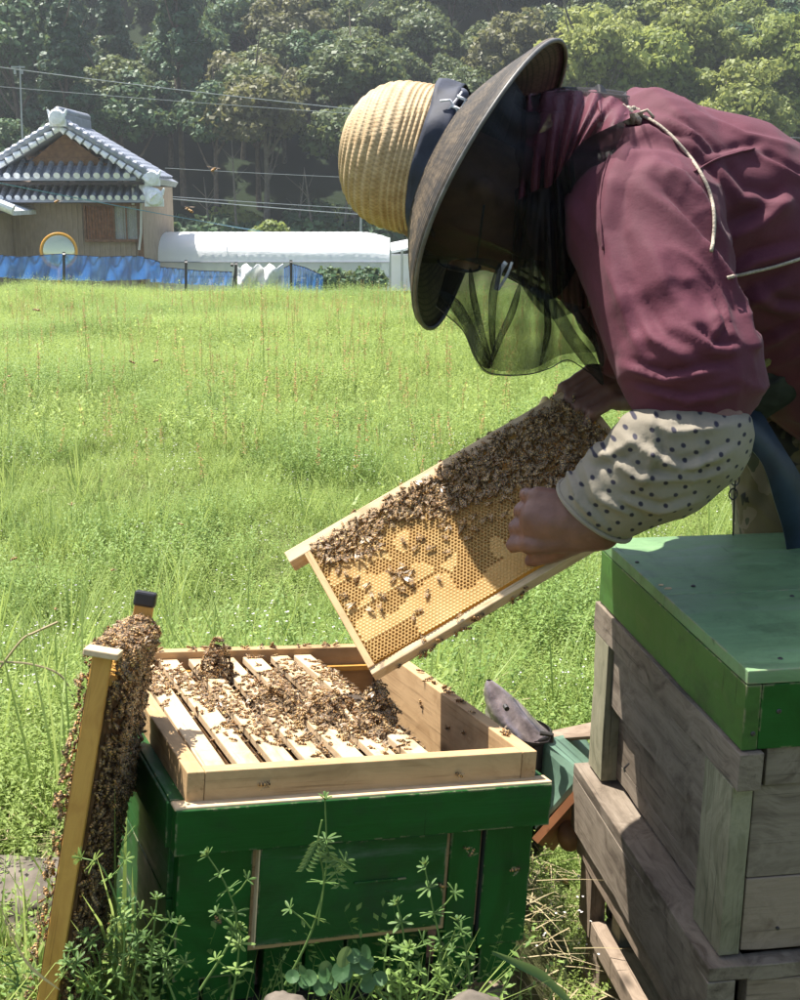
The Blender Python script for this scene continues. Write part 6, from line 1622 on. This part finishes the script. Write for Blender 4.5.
# beyond the terrace edge: rank growth round nets and greenhouse
for k in range(2600):
    y = random.uniform(33, 60); x = random.uniform(-.34, .34)*y; pts.append((x, y, float(zg(x, y)), random.choice(pi_['fa']+pi_['fb']), random.uniform(0, 6.28), random.uniform(2.2, 4.2)))
A = np.array(pts)
gme_ = bpy.data.meshes.new('grass'); gme_.vertices.add(len(A)); gme_.vertices.foreach_set('co', A[:, :3].astype(np.float32).ravel())
for nm, ty, dt in (('pidx', 'INT', A[:, 3].astype(np.int32)), ('pyaw', 'FLOAT', A[:, 4].astype(np.float32)), ('pscl', 'FLOAT', A[:, 5].astype(np.float32))):
    at = gme_.attributes.new(nm, ty, 'POINT'); at.data.foreach_set('value', dt)
gme_.update(); gob = link('grass', gme_); tag(gob, kind='stuff'); gob['label'] = 'dense spring meadow of low yellow-green weeds and grasses'
pc_ = bpy.data.collections.new('plant_kinds')
for i, me in enumerate(protos):
    o = bpy.data.objects.new('plant_%03d' % i, me); pc_.objects.link(o)
ng = bpy.data.node_groups.new('scatter', 'GeometryNodeTree'); ng.interface.new_socket('Geometry', in_out='INPUT', socket_type='NodeSocketGeometry'); ng.interface.new_socket('Geometry', in_out='OUTPUT', socket_type='NodeSocketGeometry')
gi = ng.nodes.new('NodeGroupInput'); gout = ng.nodes.new('NodeGroupOutput'); mp = ng.nodes.new('GeometryNodeMeshToPoints'); ip = ng.nodes.new('GeometryNodeInstanceOnPoints')
ci = ng.nodes.new('GeometryNodeCollectionInfo'); ci.inputs[0].default_value = pc_; ci.inputs['Separate Children'].default_value = True; ci.inputs['Reset Children'].default_value = True
def nat(nm, ty): a = ng.nodes.new('GeometryNodeInputNamedAttribute'); a.data_type = ty; a.inputs[0].default_value = nm; return a.outputs[0]
cx_ = ng.nodes.new('ShaderNodeCombineXYZ'); ng.links.new(nat('pyaw', 'FLOAT'), cx_.inputs[2])
ng.links.new(gi.outputs[0], mp.inputs[0]); ng.links.new(mp.outputs[0], ip.inputs['Points']); ng.links.new(ci.outputs[0], ip.inputs['Instance']); ip.inputs['Pick Instance'].default_value = True
ng.links.new(nat('pidx', 'INT'), ip.inputs['Instance Index']); ng.links.new(cx_.outputs[0], ip.inputs['Rotation']); ng.links.new(nat('pscl', 'FLOAT'), ip.inputs['Scale']); ng.links.new(ip.outputs[0], gout.inputs[0])
gmod = gob.modifiers.new('scatter', 'NODES'); gmod.node_group = ng
# ------------------------------------------------------------------ single plants round the hive
clv = leafmat('shade_tinted_cleavers_leaf', (.06, .125, .028), (.11, .19, .05), .35)  # shaded copy: the hive's shade is darkened into the leaf colour
clv_l = leafmat('sun_tinted_cleavers_leaf', (.14, .23, .05), (.22, .32, .09), .4)  # lit copy of the same leaf, sunlight brightened into its colour
stemm = plain('green_stem', (.12, .19, .05), .6, .3, .2, 50, .1)
def whorl(mb, c, axis, n, L, wd, up=.25, ph=0):
    u = axis.orthogonal().normalized(); v = axis.cross(u)
    for k in range(n):
        a = 2*pi*k/n+ph+random.uniform(-.15, .15); d = (u*cos(a)+v*sin(a)+axis*up*random.uniform(.3, 1.4)).normalized(); l = L*random.uniform(.8, 1.15); s = d.cross(axis).normalized(); n2 = s.cross(d)
        vs = []
        for t, w_ in ((0, .25), (.35, .8), (.7, 1.0), (.92, .6)): q = c+d*l*t-axis*(t*t*l*.15); vs += [q-s*wd*w_*.5, q+n2*wd*.12, q+s*wd*w_*.5]
        tip_ = c+d*l-axis*l*.15; b = len(vs); vs.append(tip_)
        fs = [f for i in range(3) for f in ((3*i, 3*i+1, 3*i+4, 3*i+3), (3*i+1, 3*i+2, 3*i+5, 3*i+4))]+[(9, 10, b), (10, 11, b)]
        mb.add(vs, fs)
def cleavers(path, Yd, label, nwh=5, L=.020, lf_=clv, name='cleavers_plant', group='weeds around the green hive', n=7):
    sp_ = smoothpts(path, 5); pp = [P(a, b, y) for (a, b), y in zip(sp_, np.linspace(Yd, Yd+.01, len(sp_)))]
    r = empty(name, pp[0], label=label, cat='plant', group=group)
    mb = MB(); mb.tube(pp, [.0013*(1-.5*i/len(pp)) for i in range(len(pp))], 6); mb.build('stem', stemm, r)
    for k in range(nwh):
        t = (.22+.78*(k+1)/nwh); i = min(int(t*(len(pp)-1)), len(pp)-1); ax_ = (pp[i]-pp[i-1]).normalized(); mb = MB(); sc_ = 1-.45*(k/nwh)
        whorl(mb, pp[i], (ax_+Vector((random.gauss(0, .25), random.gauss(0, .25), 0))).normalized(), n-random.choice((0, 0, 1, 2)), L*sc_*random.uniform(.75, 1.15), .0042*sc_+.0006, .2+.5*(k == nwh-1), k)
        if k == nwh-1: whorl(mb, pp[i]+ax_*.003, ax_, 5, L*.4, .003, 1.6, 1)
        mb.build('leaf_whorl', lf_, r)
    for k in range(min(2, nwh-2)):
        i = int((.35+.25*k)*(len(pp)-1)); d = Vector((random.choice([-1, 1])*.8, -.2, 1)).normalized(); q = pp[i]+d*L*1.6
        mb = MB(); mb.tube([pp[i], (pp[i]+q)/2+Vector((.002, 0, 0)), q], .0008, 5); sh_ = mb.build('side_shoot', stemm, r)
        mb = MB(); whorl(mb, q, d, 6, L*.6, .003, .6, k); mb.build('leaf_whorl', lf_, sh_)
    return r
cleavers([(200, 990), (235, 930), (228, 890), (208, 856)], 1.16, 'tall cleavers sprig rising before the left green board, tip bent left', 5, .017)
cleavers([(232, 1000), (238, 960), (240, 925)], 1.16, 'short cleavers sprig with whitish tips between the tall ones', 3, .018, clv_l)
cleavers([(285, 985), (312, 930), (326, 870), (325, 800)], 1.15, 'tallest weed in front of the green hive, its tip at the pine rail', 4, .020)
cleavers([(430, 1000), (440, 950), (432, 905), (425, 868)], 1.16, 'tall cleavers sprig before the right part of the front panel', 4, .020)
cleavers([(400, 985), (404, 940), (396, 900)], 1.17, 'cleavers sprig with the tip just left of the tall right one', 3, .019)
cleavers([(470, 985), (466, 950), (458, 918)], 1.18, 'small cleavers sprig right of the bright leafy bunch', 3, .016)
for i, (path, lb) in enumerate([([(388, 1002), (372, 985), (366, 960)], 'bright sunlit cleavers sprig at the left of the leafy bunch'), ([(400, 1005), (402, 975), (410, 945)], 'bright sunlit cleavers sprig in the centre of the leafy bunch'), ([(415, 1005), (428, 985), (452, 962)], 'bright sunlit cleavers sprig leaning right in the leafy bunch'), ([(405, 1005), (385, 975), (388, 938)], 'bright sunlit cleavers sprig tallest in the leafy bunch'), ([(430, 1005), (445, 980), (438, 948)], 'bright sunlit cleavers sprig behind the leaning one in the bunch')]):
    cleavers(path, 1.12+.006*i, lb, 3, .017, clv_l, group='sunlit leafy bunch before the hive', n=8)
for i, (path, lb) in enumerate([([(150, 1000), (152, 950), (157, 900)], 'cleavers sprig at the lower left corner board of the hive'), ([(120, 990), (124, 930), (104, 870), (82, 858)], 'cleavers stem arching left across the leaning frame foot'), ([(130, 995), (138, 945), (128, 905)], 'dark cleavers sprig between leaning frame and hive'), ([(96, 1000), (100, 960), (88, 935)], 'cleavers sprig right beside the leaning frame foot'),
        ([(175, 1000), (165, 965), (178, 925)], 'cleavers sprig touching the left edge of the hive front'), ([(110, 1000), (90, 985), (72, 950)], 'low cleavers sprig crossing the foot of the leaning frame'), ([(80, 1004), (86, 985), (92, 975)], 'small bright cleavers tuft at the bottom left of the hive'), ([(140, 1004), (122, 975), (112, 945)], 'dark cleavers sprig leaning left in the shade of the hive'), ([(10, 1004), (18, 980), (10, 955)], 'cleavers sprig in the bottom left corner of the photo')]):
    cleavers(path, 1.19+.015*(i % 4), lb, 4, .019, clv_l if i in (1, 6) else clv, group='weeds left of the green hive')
# vetch with paired leaflets
vt = empty('vetch_plant', P(322, 900, 1.15), label='vetch twined on the tallest weed, drooping paired leaflets', cat='plant')
mb = MB(); sp_ = [P(a, b, 1.145) for a, b in smoothpts([(318, 925), (324, 880), (318, 845), (322, 820)])]; mb.tube(sp_, .0009, 5); mb.build('stem', stemm, vt)
for (pa, pb) in (((322, 832), (340, 885)), ((320, 838), (305, 868)), ((322, 850), (348, 868))):
    mb = MB(); a, b = P(*pa, 1.145), P(*pb, 1.135); d = (b-a); 
    for k in range(8):
        q = a+d*((k+1)/8)
        for s_ in (-1, 1): sd = Vector((s_*.9, -.3, -.25)); leaf(mb, q, sd, Vector((0, -1, .3)), .0095, .0036)
    mb.tube([a, b], .0006, 4); mb.build('leaf', clv, vt)
# clover
cvm = leafmat('clover_leaf', (.045, .11, .04), (.08, .165, .06), .3)
cv = empty('clover_plant', P(345, 1000, 1.13), label='dull green clover with broad round leaflets left of the bright bunch', cat='plant', group='weeds around the green hive')
for (a, b, s_) in ((350, 962, 1.15), (333, 972, .9), (318, 978, .9), (372, 978, .8), (300, 975, .75), (362, 955, .8)):
    c_ = P(a, b, 1.12); mb = MB(); mb.tube([P(345, 1010, 1.14), c_.lerp(P(345, 1000, 1.14), .4)+Vector((0, 0, .006)), c_], .001, 5); stq = mb.build('stalk', stemm, cv)
    mb = MB()
    for k in range(3):
        an = 2*pi*k/3+.5+a*.1; u = Vector((cos(an), -.35*abs(sin(an))-.1, sin(an)*.75)).normalized(); n_ = Vector((0, -.75, .65)); v = u.cross(n_).normalized(); r_ = .0095*s_
        ring = [c_+u*(r_*(1+cos(q)*.95))+v*(r_*.92*sin(q)) for q in [2*pi*i/12 for i in range(12)]]; mid = c_+u*r_-n_*.002; mb.add(ring+[mid], [(i, (i+1) % 12, 12) for i in range(12)])
    mb.build('leaf', cvm, stq)
gb_ = empty('grass_blade', P(570, 1000, 1.3), label='single broad pale green grass blade at the bottom, right of the hive', cat='plant')
mb = MB(); pa = [P(a, b, 1.25) for a, b in smoothpts([(492, 952), (520, 965), (545, 978), (575, 1008)])]; vs = []
for i, q in enumerate(pa): w_ = .0005+.006*sin(pi*min(1, (i+1)/len(pa)*.8)); vs += [q+Vector((0, 0, w_)), q+Vector((0, .002, 0)), q-Vector((0, 0, w_))]
mb.add(vs, [f for i in range(len(pa)-1) for f in ((3*i, 3*i+1, 3*i+4, 3*i+3), (3*i+1, 3*i+2, 3*i+5, 3*i+4))]); mb.build('blade', cvm, gb_, smooth=True)
for i, (L_, lb) in enumerate([([(0, 905), (25, 960), (60, 990)], 'thin pale straw stalk slanting at the bottom left corner')]):
    mb = MB(); pa = [P(a, b, 1.16) for a, b in smoothpts(L_)]; vs = []
    for k, q in enumerate(pa): w_ = .0004+.0025*sin(pi*min(1, (k+1)/len(pa))); vs += [q+Vector((0, 0, w_)), q-Vector((0, 0, w_))]
    mb.add(vs, [(2*k, 2*k+1, 2*k+3, 2*k+2) for k in range(len(pa)-1)]); o = mb.build('grass_blade', GL['d'] if i == 0 else GL['g']); tag(o, lb, 'plant', 'loose blades by the leaning frame')
# dry twigs left of the frame
for (L_, lb, r_) in (([(0, 668), (22, 640), (36, 632), (58, 622)], 'pale dry stem curving up in the grass left of the frame top', .0022), ([(5, 770), (25, 752), (48, 742)], 'short pale dry twig leaning in the grass by the left edge', .003), ([(240, 360), (262, 384), (272, 396)], 'x', .002), ([(0, 662), (30, 664), (60, 675), (75, 700)], 'thin bent dry stalk left of the leaning frame', .0018)):
    if lb == 'x': continue
    mb = MB(); mb.tube([P(a, b, 2.1 if L_[0][0] < 100 else 2.6) for a, b in smoothpts(L_)], r_, 5); o = mb.build('dry_stalk', GL['d']); tag(o, lb, 'twig')
# chips of straw and bark on the trodden ground
wc = 0
for i, (px, py, L_) in enumerate([(10, 925, .05), (14, 940, .04), (25, 905, .03), (35, 950, .035), (562, 880, .03), (572, 900, .035), (548, 870, .03), (578, 925, .03)]):
    Yd = 1.45 if px < 100 else 1.9
    d = ray(px, py); t = Yd/d.y; q = Vector((0, 0, CZ))+d*t
    for _ in range(30):
        zz = float(zg(q.x, q.y)); t += (q.z-zz)/(-d.z)*.7 if False else (zz+.006-q.z)/d.z*.7; q = Vector((0, 0, CZ))+d*t
    bm = bmesh.new(); bmesh.ops.create_cube(bm, size=1); 
    for v in bm.verts: v.co = Vector((v.co.x*L_*(1+.3*v.co.y), v.co.y*L_*.35*(1-.5*v.co.x), v.co.z*.006))
    me = bpy.data.meshes.new('wood_chip'); bm.to_mesh(me); bm.free(); me.materials.append(M['bar' if i % 2 else 'pine']); o = link('wood_chip', me, None, q); o.rotation_euler = (random.uniform(-.3, .3), random.uniform(-.3, .3), i*1.3); tag(o, ['pale wood chip nearest the left edge of the photo', 'pale chip of bark below the flat stone at left', 'small pale chip on the flat stone at left', 'pale chip beside the leaning frame lower half', 'pale chip in the sunny gap just under the brown pot', 'pale chip in the straw in the middle of the gap between hives', 'pale chip tucked against the green hive side', 'pale chip lowest in the gap between the hives'][i], 'wood chip')
